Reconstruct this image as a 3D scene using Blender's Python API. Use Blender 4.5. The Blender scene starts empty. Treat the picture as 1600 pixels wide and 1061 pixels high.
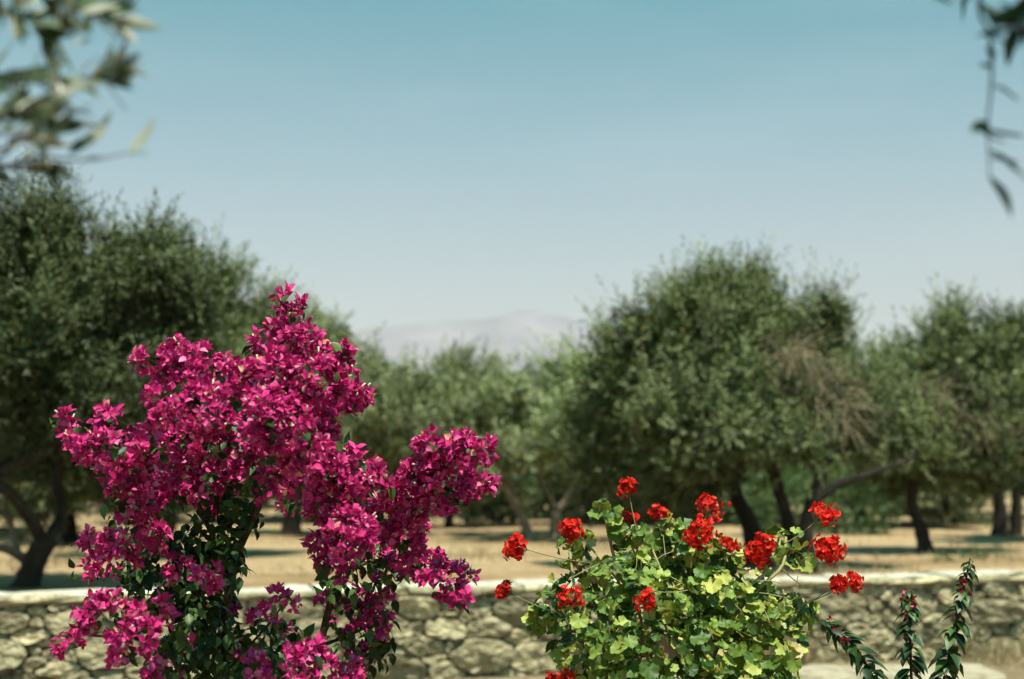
import bpy, math, random
import numpy as np
from mathutils import Vector, Matrix, noise as mnoise

random.seed(7)
rng = np.random.default_rng(11)
scene = bpy.context.scene
col = scene.collection
R = math.radians

# ------------------------------------------------------------------ camera
EYE = 1.79
FPX = 1600 * 50 / 36.0
HORIZON = 740.0
PITCH = math.atan((HORIZON - 530.5) / FPX)
cam_d = bpy.data.cameras.new('camera')
cam = bpy.data.objects.new('camera', cam_d)
col.objects.link(cam)
cam.location = (0, 0, EYE)
cam.rotation_euler = (math.pi / 2 + PITCH, 0, 0)
cam_d.lens = 50
cam_d.sensor_width = 36
cam_d.clip_end = 30000
cam_d.dof.use_dof = True
cam_d.dof.focus_distance = 4.35
cam_d.dof.aperture_fstop = 2.2
cam_d.dof.aperture_blades = 0
scene.camera = cam

# ------------------------------------------------------------------ world / sun
SUN_EL, SUN_AZ = 71.0, 28.0          # elevation; azimuth to the right of straight behind the camera
world = bpy.data.worlds.new('World')
scene.world = world
world.use_nodes = True
wn, wl = world.node_tree.nodes, world.node_tree.links
wn.clear()
sky = wn.new('ShaderNodeTexSky')
sky.sky_type = 'NISHITA'
sky.sun_disc = False
sky.sun_elevation = R(SUN_EL)
sky.sun_rotation = R(180 - SUN_AZ)
sky.altitude = 50
sky.air_density = 1.0
sky.dust_density = 5.0
sky.ozone_density = 1.5
tint = wn.new('ShaderNodeMix'); tint.data_type = 'RGBA'; tint.blend_type = 'MULTIPLY'
tint.inputs[0].default_value = 1.0
wgc = wn.new('ShaderNodeTexCoord'); wsx = wn.new('ShaderNodeSeparateXYZ'); wrp = wn.new('ShaderNodeValToRGB')
wl.new(wgc.outputs['Generated'], wsx.inputs[0]); wl.new(wsx.outputs[2], wrp.inputs[0])
LOWSKY = (1.70, 1.34, 1.20, 1); HIGHSKY = (0.04, 0.88, 0.76, 1)      # summer haze low down, film teal above
wrp.color_ramp.elements[0].position = 0.08; wrp.color_ramp.elements[0].color = LOWSKY
wrp.color_ramp.elements[1].position = 0.35; wrp.color_ramp.elements[1].color = HIGHSKY
wl.new(wrp.outputs[0], tint.inputs[7])
bg = wn.new('ShaderNodeBackground')
bg.inputs['Strength'].default_value = 0.095
wo = wn.new('ShaderNodeOutputWorld')
wl.new(sky.outputs[0], tint.inputs[6])
# faint high cirrus over the whole sky
wtc = wn.new('ShaderNodeTexCoord')
wmp = wn.new('ShaderNodeMapping'); wmp.inputs['Scale'].default_value = (1.0, 1.6, 7.0); wmp.inputs['Rotation'].default_value = (0, R(6), R(20))
wnz = wn.new('ShaderNodeTexNoise'); wnz.inputs['Scale'].default_value = 2.6; wnz.inputs['Detail'].default_value = 6; wnz.inputs['Roughness'].default_value = 0.55; wnz.inputs['Distortion'].default_value = 0.4
wmr = wn.new('ShaderNodeMapRange'); wmr.inputs[1].default_value = 0.52; wmr.inputs[2].default_value = 0.80; wmr.inputs[3].default_value = 0.0; wmr.inputs[4].default_value = 0.08
cir = wn.new('ShaderNodeMix'); cir.data_type = 'RGBA'; cir.inputs[7].default_value = (6.5, 7.0, 7.2, 1)
wl.new(wtc.outputs['Generated'], wmp.inputs[0]); wl.new(wmp.outputs[0], wnz.inputs['Vector'])
wl.new(wnz.outputs[0], wmr.inputs[0]); wl.new(wmr.outputs[0], cir.inputs[0])
wl.new(tint.outputs[2], cir.inputs[6])
wl.new(cir.outputs[2], bg.inputs['Color'])
wl.new(bg.outputs[0], wo.inputs['Surface'])

sun_d = bpy.data.lights.new('sun', 'SUN')
sun_d.energy = 5.0
sun_d.angle = R(0.53)
sun_d.color = (1.0, 0.93, 0.80)
sun = bpy.data.objects.new('sun', sun_d)
col.objects.link(sun)
to_sun = Vector((math.cos(R(SUN_EL)) * math.sin(R(SUN_AZ)), -math.cos(R(SUN_EL)) * math.cos(R(SUN_AZ)), math.sin(R(SUN_EL))))
sun.rotation_euler = to_sun.to_track_quat('Z', 'Y').to_euler()
sun.location = to_sun * 30

scene.view_settings.view_transform = 'Standard'
scene.view_settings.look = 'None'
scene.view_settings.exposure = 0.75
scene.view_settings.gamma = 1.0
scene.render.engine = 'CYCLES'
scene.cycles.use_denoising = True
scene.cycles.max_bounces = 7
scene.cycles.diffuse_bounces = 1
scene.cycles.glossy_bounces = 2
scene.cycles.transmission_bounces = 4
scene.cycles.volume_bounces = 0
scene.cycles.use_adaptive_sampling = True
scene.cycles.adaptive_threshold = 0.02

# ------------------------------------------------------------------ helpers
CP, SP = math.cos(PITCH), math.sin(PITCH)

def at(px, py, D):
    """a spot seen at (px, py) of the 1600 px photograph, standing D metres ahead of the camera"""
    x = (px - 800.0) / FPX
    y = -(py - 530.5) / FPX
    d = np.array((x, CP - y * SP, SP + y * CP))
    return d * (D / d[1]) + np.array((0, 0, EYE))

def project(p):
    """inverse of at() for an (n, 3) array -> px, py, depth"""
    q = p - np.array((0, 0, EYE))
    fz = q[:, 1] * CP + q[:, 2] * SP
    uz = -q[:, 1] * SP + q[:, 2] * CP
    return 800 + FPX * q[:, 0] / fz, 530.5 - FPX * uz / fz, fz

def unit(v):
    return v / np.maximum(np.linalg.norm(v, axis=-1, keepdims=True), 1e-9)

def np_mesh(name, verts, faces, mat=None, smooth=False):
    """verts (n,3); faces (m,k) of one arity"""
    verts = np.asarray(verts, dtype=np.float32)
    faces = np.asarray(faces, dtype=np.int32)
    me = bpy.data.meshes.new(name)
    m, k = faces.shape
    me.vertices.add(len(verts)); me.vertices.foreach_set('co', verts.ravel())
    me.loops.add(m * k); me.loops.foreach_set('vertex_index', faces.ravel())
    me.polygons.add(m)
    me.polygons.foreach_set('loop_start', np.arange(0, m * k, k, dtype=np.int32))
    me.polygons.foreach_set('loop_total', np.full(m, k, dtype=np.int32))
    if smooth:
        me.polygons.foreach_set('use_smooth', np.ones(m, dtype=bool))
    me.update(calc_edges=True)
    if mat:
        me.materials.append(mat)
    return me

def link(name, me, parent=None, loc=None):
    o = bpy.data.objects.new(name, me)
    col.objects.link(o)
    if loc is not None:
        o.location = loc
    if parent:
        o.parent = parent
    return o

def tag(o, label=None, cat=None, group=None, kind=None):
    if label: o['label'] = label
    if cat: o['category'] = cat
    if group: o['group'] = group
    if kind: o['kind'] = kind
    return o

def thing(name, loc, label, cat, group=None):
    o = bpy.data.objects.new(name, None)
    o.empty_display_size = 0.1
    col.objects.link(o)
    o.location = loc
    return tag(o, label, cat, group)

def child(name, me, parent, kind=None):
    """a part whose mesh is given in world coordinates"""
    o = link(name, me, parent)
    o.matrix_parent_inverse = Matrix.Translation(-Vector(parent.location))
    if kind: o['kind'] = kind
    return o

def smooth_path(pts, n):
    pts = np.asarray(pts, float)
    if len(pts) < 3:
        t = np.linspace(0, 1, n)[:, None]
        return pts[0] * (1 - t) + pts[-1] * t
    P = np.vstack([2 * pts[0] - pts[1], pts, 2 * pts[-1] - pts[-2]])
    out = []
    seg = len(pts) - 1
    for s in np.linspace(0, seg - 1e-6, n):
        i = int(s); t = s - i
        p0, p1, p2, p3 = P[i], P[i + 1], P[i + 2], P[i + 3]
        out.append(0.5 * ((2 * p1) + (-p0 + p2) * t + (2 * p0 - 5 * p1 + 4 * p2 - p3) * t * t + (-p0 + 3 * p1 - 3 * p2 + p3) * t ** 3))
    return np.array(out)

def tube(pts, r0, r1, sides=7, n=None, wob=0.0, flare=0.0):
    n = n or max(4, 3 * len(pts))
    c = smooth_path(pts, n)
    tan = unit(np.gradient(c, axis=0))
    ref = np.array((0.3, 0.9, 0.2))
    a = unit(np.cross(tan, ref)); b = np.cross(tan, a)
    t = np.linspace(0, 1, n)
    rad = r0 + (r1 - r0) * t + flare * r0 * np.exp(-t * 9)
    th = np.linspace(0, 2 * np.pi, sides, endpoint=False)
    V = []
    for i in range(n):
        rr = rad[i] * (1 + wob * rng.normal(0, 1, sides))
        V.append(c[i] + (a[i] * np.cos(th)[:, None] + b[i] * np.sin(th)[:, None]) * rr[:, None])
    V = np.vstack(V)
    F = []
    for i in range(n - 1):
        for j in range(sides):
            k = (j + 1) % sides
            F.append((i * sides + j, i * sides + k, (i + 1) * sides + k, (i + 1) * sides + j))
    # closing caps as quads with a repeated ring point collapse: add centre points
    base = len(V)
    V = np.vstack([V, c[0], c[-1]])
    tri = []
    for j in range(0, sides):
        k = (j + 1) % sides
        tri.append((base, k, j)); tri.append((base + 1, (n - 1) * sides + j, (n - 1) * sides + k))
    return V, F, tri

def tubes_mesh(name, list_of_tubes, mat, smooth=True):
    V, F = [], []
    off = 0
    for v, f, t in list_of_tubes:
        V.append(v)
        F += [tuple(i + off for i in q) for q in f] + [tuple(i + off for i in q) for q in t]
        off += len(v)
    me = bpy.data.meshes.new(name)
    me.from_pydata(np.vstack(V).tolist(), [], F)
    if smooth:
        me.polygons.foreach_set('use_smooth', np.ones(len(F), dtype=bool))
    me.materials.append(mat)
    me.update()
    return me

# ------------------------------------------------------------------ materials
def new_mat(name):
    m = bpy.data.materials.new(name)
    m.use_nodes = True
    nt = m.node_tree
    nt.nodes.clear()
    out = nt.nodes.new('ShaderNodeOutputMaterial')
    return m, nt, nt.nodes, nt.links, out

def ramp(nt, stops):
    r = nt.nodes.new('ShaderNodeValToRGB')
    el = r.color_ramp.elements
    while len(el) > 1:
        el.remove(el[-1])
    el[0].position = stops[0][0]; el[0].color = (*stops[0][1], 1)
    for p, c in stops[1:]:
        e = el.new(p); e.color = (*c, 1)
    return r

def leaf_mat(name, stops, back=None, trans=0.25, rough=0.45, spec=0.35, tcol=None, veins=None, tone=False):
    """two-sided leaf: colour varies leaf by leaf, optional paler underside, some light passes through"""
    m, nt, N, L, out = new_mat(name)
    geo = N.new('ShaderNodeNewGeometry')
    rp = ramp(nt, stops)
    oi = N.new('ShaderNodeObjectInfo')
    add = N.new('ShaderNodeMath'); add.operation = 'ADD'
    L.new(geo.outputs['Random Per Island'], add.inputs[0]); L.new(oi.outputs['Random'], add.inputs[1])
    fr = N.new('ShaderNodeMath'); fr.operation = 'FRACT'
    L.new(add.outputs[0], fr.inputs[0])
    L.new(fr.outputs[0], rp.inputs[0])
    c = rp.outputs[0]
    if back:
        mx = N.new('ShaderNodeMix'); mx.data_type = 'RGBA'
        L.new(geo.outputs['Backfacing'], mx.inputs[0])
        L.new(c, mx.inputs[6]); mx.inputs[7].default_value = (*back, 1)
        c = mx.outputs[2]
    if tone:                                # young and old shoots differ in colour, twig by twig
        at_ = N.new('ShaderNodeAttribute'); at_.attribute_name = 'tone'
        ht = N.new('ShaderNodeHueSaturation'); L.new(at_.outputs['Fac'], ht.inputs['Value']); L.new(c, ht.inputs['Color'])
        c = ht.outputs[0]
    if veins:
        tc = N.new('ShaderNodeTexCoord')
        nz = N.new('ShaderNodeTexNoise'); nz.inputs['Scale'].default_value = veins[0]; nz.inputs['Detail'].default_value = 3
        L.new(tc.outputs['Object'], nz.inputs['Vector'])
        mr = N.new('ShaderNodeMapRange'); mr.inputs[3].default_value = 1 - veins[1]; mr.inputs[4].default_value = 1 + veins[1]
        L.new(nz.outputs[0], mr.inputs[0])
        hv = N.new('ShaderNodeHueSaturation')
        L.new(mr.outputs[0], hv.inputs['Value']); L.new(c, hv.inputs['Color'])
        c = hv.outputs[0]
    p = N.new('ShaderNodeBsdfPrincipled')
    p.inputs['Roughness'].default_value = rough
    p.inputs['Specular IOR Level'].default_value = spec
    L.new(c, p.inputs['Base Color'])
    t = N.new('ShaderNodeBsdfTranslucent')
    if tcol:
        mm = N.new('ShaderNodeMix'); mm.data_type = 'RGBA'; mm.blend_type = 'MULTIPLY'; mm.inputs[0].default_value = 1
        L.new(c, mm.inputs[6]); mm.inputs[7].default_value = (*tcol, 1)
        L.new(mm.outputs[2], t.inputs['Color'])
    else:
        L.new(c, t.inputs['Color'])
    ms = N.new('ShaderNodeMixShader'); ms.inputs[0].default_value = trans
    L.new(p.outputs[0], ms.inputs[1]); L.new(t.outputs[0], ms.inputs[2])
    L.new(ms.outputs[0], out.inputs['Surface'])
    return m

def rough_mat(name, stops, scale=6, bump=0.4, bump_scale=30, rough=0.9, spec=0.2, island=0.0, stretch=None):
    m, nt, N, L, out = new_mat(name)
    tc = N.new('ShaderNodeNewGeometry')
    pos = tc.outputs['Position']
    if stretch:
        mp = N.new('ShaderNodeMapping'); mp.inputs['Scale'].default_value = stretch
        L.new(pos, mp.inputs['Vector']); pos = mp.outputs[0]
    nz = N.new('ShaderNodeTexNoise'); nz.inputs['Scale'].default_value = scale; nz.inputs['Detail'].default_value = 8; nz.inputs['Roughness'].default_value = 0.65
    L.new(pos, nz.inputs['Vector'])
    rp = ramp(nt, stops)
    L.new(nz.outputs[0], rp.inputs[0])
    c = rp.outputs[0]
    if island:
        mr = N.new('ShaderNodeMapRange'); mr.inputs[3].default_value = 1 - island; mr.inputs[4].default_value = 1 + island
        L.new(tc.outputs['Random Per Island'], mr.inputs[0])
        wn_ = N.new('ShaderNodeTexWhiteNoise'); wn_.noise_dimensions = '1D'
        oi = N.new('ShaderNodeObjectInfo')
        sm = N.new('ShaderNodeMath'); sm.operation = 'ADD'
        L.new(tc.outputs['Random Per Island'], sm.inputs[0]); L.new(oi.outputs['Random'], sm.inputs[1])
        L.new(sm.outputs[0], wn_.inputs['W']); L.new(wn_.outputs[0], mr.inputs[0])
        hv = N.new('ShaderNodeHueSaturation')
        L.new(mr.outputs[0], hv.inputs['Value']); L.new(c, hv.inputs['Color'])
        c = hv.outputs[0]
    p = N.new('ShaderNodeBsdfPrincipled')
    p.inputs['Roughness'].default_value = rough
    p.inputs['Specular IOR Level'].default_value = spec
    L.new(c, p.inputs['Base Color'])
    n2 = N.new('ShaderNodeTexNoise'); n2.inputs['Scale'].default_value = bump_scale; n2.inputs['Detail'].default_value = 6
    L.new(pos, n2.inputs['Vector'])
    bp = N.new('ShaderNodeBump'); bp.inputs['Strength'].default_value = bump; bp.inputs['Distance'].default_value = 0.03
    L.new(n2.outputs[0], bp.inputs['Height']); L.new(bp.outputs[0], p.inputs['Normal'])
    L.new(p.outputs[0], out.inputs['Surface'])
    return m

M = {}
M['stone'] = rough_mat('stone', [(0.28, (0.11, 0.08, 0.045)), (0.42, (0.29, 0.225, 0.135)), (0.56, (0.43, 0.35, 0.22)), (0.75, (0.54, 0.46, 0.325))], 13, 1.0, 30, island=0.34)
M['joint'] = rough_mat('joint_earth', [(0.3, (0.025, 0.018, 0.012)), (0.7, (0.07, 0.05, 0.033))], 9, 0.6, 30)
M['lime'] = rough_mat('lime_capping', [(0.32, (0.24, 0.19, 0.14)), (0.47, (0.46, 0.40, 0.33)), (0.75, (0.57, 0.52, 0.45))], 8, 0.35, 22)
M['ledge'] = rough_mat('pale_ledge', [(0.3, (0.17, 0.12, 0.075)), (0.48, (0.33, 0.26, 0.185)), (0.75, (0.43, 0.36, 0.27))], 7, 0.4, 24)
M['bark'] = rough_mat('olive_bark', [(0.3, (0.012, 0.009, 0.007)), (0.55, (0.032, 0.024, 0.017)), (0.75, (0.075, 0.06, 0.044))], 9, 0.9, 22, stretch=(1, 1, 0.35))
M['pale_bark'] = rough_mat('pale_olive_bark', [(0.3, (0.09, 0.07, 0.05)), (0.55, (0.21, 0.175, 0.125)), (0.75, (0.34, 0.29, 0.22))], 9, 0.8, 22, stretch=(1, 1, 0.35))
M['woody'] = rough_mat('woody_stem', [(0.3, (0.035, 0.02, 0.012)), (0.7, (0.10, 0.06, 0.035))], 40, 0.5, 90)
M['stem_tan'] = rough_mat('fleshy_stem', [(0.3, (0.20, 0.19, 0.07)), (0.6, (0.32, 0.25, 0.12)), (0.8, (0.40, 0.30, 0.18))], 30, 0.2, 80, rough=0.6)
M['stem_green'] = rough_mat('green_stem', [(0.3, (0.13, 0.15, 0.05)), (0.7, (0.28, 0.22, 0.11))], 30, 0.1, 80, rough=0.6)
M['dead_twig'] = rough_mat('dead_twig', [(0.3, (0.13, 0.09, 0.05)), (0.7, (0.30, 0.23, 0.15))], 12, 0.2, 60)

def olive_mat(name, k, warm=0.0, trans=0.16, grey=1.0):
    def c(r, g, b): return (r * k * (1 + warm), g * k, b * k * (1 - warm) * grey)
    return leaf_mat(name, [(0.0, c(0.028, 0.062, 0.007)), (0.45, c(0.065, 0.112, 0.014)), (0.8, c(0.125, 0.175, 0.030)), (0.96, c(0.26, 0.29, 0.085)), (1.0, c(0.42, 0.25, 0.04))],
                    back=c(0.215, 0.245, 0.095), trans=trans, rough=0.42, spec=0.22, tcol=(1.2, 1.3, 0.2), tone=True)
M['olive_dark'] = olive_mat('olive_leaf_deep', 0.42, 0.02, 0.12, 1.1)  # darkened copy of the olive leaf; the left tree's weaker light put into colour
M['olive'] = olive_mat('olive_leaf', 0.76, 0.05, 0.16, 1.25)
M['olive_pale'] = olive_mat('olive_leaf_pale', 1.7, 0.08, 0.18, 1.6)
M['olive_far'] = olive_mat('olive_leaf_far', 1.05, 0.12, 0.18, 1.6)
M['shrub'] = leaf_mat('shrub_leaf', [(0, (0.05, 0.10, 0.03)), (1, (0.13, 0.19, 0.06))], trans=0.3)
M['bract'] = leaf_mat('bract', [(0, (0.22, 0.005, 0.05)), (0.10, (0.40, 0.008, 0.11)), (0.4, (0.58, 0.016, 0.17)), (0.72, (0.70, 0.036, 0.225)), (0.90, (0.76, 0.09, 0.30)), (0.965, (0.80, 0.18, 0.38)), (0.985, (0.70, 0.24, 0.16)), (1.0, (0.74, 0.42, 0.28))],
                      trans=0.22, rough=0.55, spec=0.25, veins=(60, 0.25))
M['cream'] = leaf_mat('cream_tube', [(0, (0.62, 0.55, 0.34)), (1, (0.74, 0.68, 0.5))], trans=0.2)
M['boug_leaf'] = leaf_mat('bougainvillea_leaf', [(0, (0.012, 0.026, 0.006)), (0.6, (0.024, 0.05, 0.011)), (1.0, (0.08, 0.13, 0.03))], trans=0.14, rough=0.45, spec=0.25, tcol=(1.3, 1.4, 0.4))
M['ger_leaf'] = leaf_mat('geranium_leaf', [(0, (0.035, 0.07, 0.012)), (0.35, (0.085, 0.14, 0.02)), (0.65, (0.21, 0.265, 0.045)), (0.88, (0.42, 0.43, 0.10)), (0.95, (0.42, 0.40, 0.08)), (0.985, (0.45, 0.38, 0.20)), (1.0, (0.46, 0.30, 0.18))],
                         trans=0.22, rough=0.5, spec=0.3, tcol=(1.4, 1.3, 0.3), veins=(45, 0.35))
M['ger_yellow'] = leaf_mat('geranium_leaf_yellow', [(0, (0.30, 0.33, 0.07)), (0.6, (0.46, 0.46, 0.10)), (1.0, (0.55, 0.50, 0.14))], trans=0.3, veins=(45, 0.25))
M['ger_dry'] = leaf_mat('geranium_leaf_dry', [(0, (0.20, 0.09, 0.05)), (1.0, (0.38, 0.22, 0.13))], trans=0.2, veins=(45, 0.25))
M['petal'] = leaf_mat('red_petal', [(0, (0.60, 0.006, 0.006)), (0.6, (0.76, 0.018, 0.010)), (1, (0.84, 0.07, 0.025))], trans=0.35, rough=0.55, spec=0.2)
M['petal_old'] = leaf_mat('faded_petal', [(0, (0.42, 0.01, 0.02)), (0.5, (0.62, 0.06, 0.05)), (1, (0.60, 0.30, 0.22))], trans=0.3)
M['bud'] = leaf_mat('bud', [(0, (0.20, 0.20, 0.07)), (1, (0.38, 0.20, 0.10))], trans=0.1)
M['shoot_leaf'] = leaf_mat('shoot_leaf', [(0, (0.016, 0.035, 0.010)), (0.6, (0.032, 0.065, 0.016)), (1.0, (0.075, 0.125, 0.03))], trans=0.2, rough=0.45, spec=0.3)
M['crimson'] = leaf_mat('crimson_flower', [(0, (0.36, 0.004, 0.03)), (1, (0.55, 0.01, 0.10))], trans=0.3)
M['dry_grass'] = leaf_mat('dry_grass', [(0, (0.26, 0.18, 0.09)), (1, (0.48, 0.36, 0.20))], trans=0.2)

def ground_mat(name, tan, brown, litter):
    m, nt, N, L, out = new_mat(name)
    geo = N.new('ShaderNodeNewGeometry')
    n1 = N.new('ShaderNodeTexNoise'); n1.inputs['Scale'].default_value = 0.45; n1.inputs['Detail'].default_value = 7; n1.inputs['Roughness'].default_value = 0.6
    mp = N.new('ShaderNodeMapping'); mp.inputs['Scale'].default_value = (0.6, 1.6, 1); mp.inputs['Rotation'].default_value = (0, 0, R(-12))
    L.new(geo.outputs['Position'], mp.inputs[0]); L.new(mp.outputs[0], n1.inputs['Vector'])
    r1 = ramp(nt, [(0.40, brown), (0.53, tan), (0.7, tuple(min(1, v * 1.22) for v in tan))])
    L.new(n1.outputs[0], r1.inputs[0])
    n2 = N.new('ShaderNodeTexNoise'); n2.inputs['Scale'].default_value = 14; n2.inputs['Detail'].default_value = 9; n2.inputs['Roughness'].default_value = 0.75
    L.new(geo.outputs['Position'], n2.inputs['Vector'])
    r2 = ramp(nt, [(0.42, (0, 0, 0)), (0.62, (1, 1, 1))])
    L.new(n2.outputs[0], r2.inputs[0])
    mx = N.new('ShaderNodeMix'); mx.data_type = 'RGBA'
    L.new(r2.outputs[0], mx.inputs[0]); mx.inputs[6].default_value = (*litter, 1); L.new(r1.outputs[0], mx.inputs[7])
    p = N.new('ShaderNodeBsdfPrincipled'); p.inputs['Roughness'].default_value = 0.95; p.inputs['Specular IOR Level'].default_value = 0.1
    L.new(mx.outputs[2], p.inputs['Base Color'])
    bp = N.new('ShaderNodeBump'); bp.inputs['Strength'].default_value = 0.6; bp.inputs['Distance'].default_value = 0.06
    L.new(n2.outputs[0], bp.inputs['Height']); L.new(bp.outputs[0], p.inputs['Normal'])
    L.new(p.outputs[0], out.inputs['Surface'])
    return m
M['orchard'] = ground_mat('orchard_ground', (0.49, 0.34, 0.205), (0.22, 0.135, 0.068), (0.27, 0.17, 0.09))  # brown stripes: litter tone, also painting the trees' shadow bands into the ground
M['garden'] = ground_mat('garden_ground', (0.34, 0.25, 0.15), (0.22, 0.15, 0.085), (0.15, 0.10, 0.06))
M['mountain'] = rough_mat('mountain_rock', [(0.38, (0.10, 0.072, 0.09)), (0.62, (0.22, 0.155, 0.185))], 0.006, 0, 1)

# ------------------------------------------------------------------ the terraces
WA = np.array((-4.25, 11.7)); WB = np.array((5.15, 14.3))
WL = np.linalg.norm(WB - WA)
wdir = (WB - WA) / WL
wnor = np.array((wdir[1], -wdir[0]))        # towards the camera
WTOP = 0.80
OZ = 0.74                                   # level of the orchard behind the wall

def wall_pt(u, v, z):
    """u along the wall, v behind its face"""
    p = WA + wdir * u - wnor * v
    return np.array((p[0], p[1], z))

def spread(lo, hi, n):
    t = np.linspace(-1, 1, n)
    return np.sign(t) * (np.expm1(np.abs(t) * 7.0) / math.expm1(7.0)) * np.where(t < 0, -lo, hi)

us = spread(-6500, 6500, 121) + 5
vs = np.concatenate([[0.55, 0.551], 0.8 + np.expm1(np.linspace(0, 1, 90) * 7.2) / math.expm1(7.2) * 6400])
G = []
for i, v in enumerate(vs):
    for u in us:
        p = wall_pt(u, v, 0)
        z = OZ
        if v < 120 and abs(u) < 150:
            z += 0.05 * mnoise.noise((p[0] * 0.5, p[1] * 0.5, 0)) + 0.10 * mnoise.noise((p[0] * 0.13, p[1] * 0.13, 4)) * min(1, v / 4)
        if i == 0: z = -0.3
        p[2] = z
        G.append(p)
nu = len(us)
idx = np.arange(len(vs) * nu).reshape(len(vs), nu)
F = np.stack([idx[:-1, :-1], idx[:-1, 1:], idx[1:, 1:], idx[1:, :-1]], -1).reshape(-1, 4)
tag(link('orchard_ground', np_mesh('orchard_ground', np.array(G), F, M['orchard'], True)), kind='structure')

us2 = spread(-6500, 6500, 61) + 5
vs2 = np.concatenate([[0.6], 0.3 - np.expm1(np.linspace(0, 1, 40) * 4.5) / math.expm1(4.5) * 260])
G = []
for v in vs2:
    for u in us2:
        p = wall_pt(u, v, 0)
        p[2] = 0.03 * mnoise.noise((p[0] * 0.8, p[1] * 0.8, 9))
        G.append(p)
nu = len(us2)
idx = np.arange(len(vs2) * nu).reshape(len(vs2), nu)
F = np.stack([idx[:-1, :-1], idx[1:, :-1], idx[1:, 1:], idx[:-1, 1:]], -1).reshape(-1, 4)
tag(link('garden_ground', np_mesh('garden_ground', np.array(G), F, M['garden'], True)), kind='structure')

# the far mountain
mx_ = np.linspace(-4200, 4200, 150); my_ = np.linspace(4300, 6300, 26)
G = []
ridge_px = np.array([-600, 200, 450, 560, 640, 700, 760, 800, 840, 880, 920, 980, 1100, 1400, 2200])
ridge_py = np.array([640, 590, 548, 528, 512, 503, 497, 494, 499, 511, 527, 542, 560, 600, 650])
for y in my_:
    for x in mx_:
        px = 800 + FPX * x / 5200.0
        h = (HORIZON - np.interp(px, ridge_px, ridge_py)) / FPX * 5200
        t = (y - 4300) / 2000
        prof = math.sin(min(1, t / 0.45) * math.pi / 2) if t < 0.45 else math.cos((t - 0.45) / 0.55 * math.pi / 2)
        n = mnoise.fractal((x * 0.0016, y * 0.0016, 3), 0.9, 2.1, 6)
        G.append((x, y, OZ - 3 + max(0, h * prof * (1 + 0.13 * n))))
nu = len(mx_)
idx = np.arange(len(my_) * nu).reshape(len(my_), nu)
F = np.stack([idx[:-1, :-1], idx[:-1, 1:], idx[1:, 1:], idx[1:, :-1]], -1).reshape(-1, 4)
tag(link('mountain', np_mesh('mountain', np.array(G), F, M['mountain'], True)), kind='structure')

# haze: one closed box of pale air
hv = np.array([(x, y, z) for x in (-7600, 7600) for y in (-900, 8300) for z in (-2.5, 640)], float)
hf = [(0, 1, 3, 2), (4, 6, 7, 5), (0, 4, 5, 1), (2, 3, 7, 6), (0, 2, 6, 4), (1, 5, 7, 3)]
hm, nt, N, L, out = new_mat('haze')
pv = N.new('ShaderNodeVolumePrincipled')
pv.inputs['Color'].default_value = (1.0, 0.91, 0.965, 1)
pv.inputs['Density'].default_value = 0.00016
pv.inputs['Anisotropy'].default_value = -0.12
L.new(pv.outputs[0], out.inputs['Volume'])
tag(link('haze', np_mesh('haze', hv, hf, hm)), kind='stuff')

# ------------------------------------------------------------------ the rubble wall
def clip(poly, a, b, c):
    """keep a*x + b*y <= c"""
    out_ = []
    for i in range(len(poly)):
        p, q = poly[i], poly[(i + 1) % len(poly)]
        dp = a * p[0] + b * p[1] - c; dq = a * q[0] + b * q[1] - c
        if dp <= 0: out_.append(p)
        if (dp < 0 < dq) or (dq < 0 < dp):
            t = dp / (dp - dq)
            out_.append((p[0] + (q[0] - p[0]) * t, p[1] + (q[1] - p[1]) * t))
    return out_

U0, U1 = -4.5, 15.0
SZ = 1.95                                   # stones lie flat: vertical distances count more
ZB, ZT = -0.04, 0.715
rs = random.Random(5)
seeds = []
for r, tries in ((0.29, 150), (0.185, 420), (0.12, 2000), (0.07, 2600)):
    for _ in range(tries):
        u = rs.uniform(U0, U1); z = rs.uniform(ZB, ZT)
        rr = r * rs.uniform(0.85, 1.15)
        if r > 0.2 and rs.random() < 0.5: continue
        ok = True
        for (u2, z2, r2) in seeds:
            if abs(u - u2) < 0.7 and math.hypot(u - u2, (z - z2) * SZ) < (rr + r2) * 0.80:
                ok = False; break
        if ok: seeds.append((u, z, rr))

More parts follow.
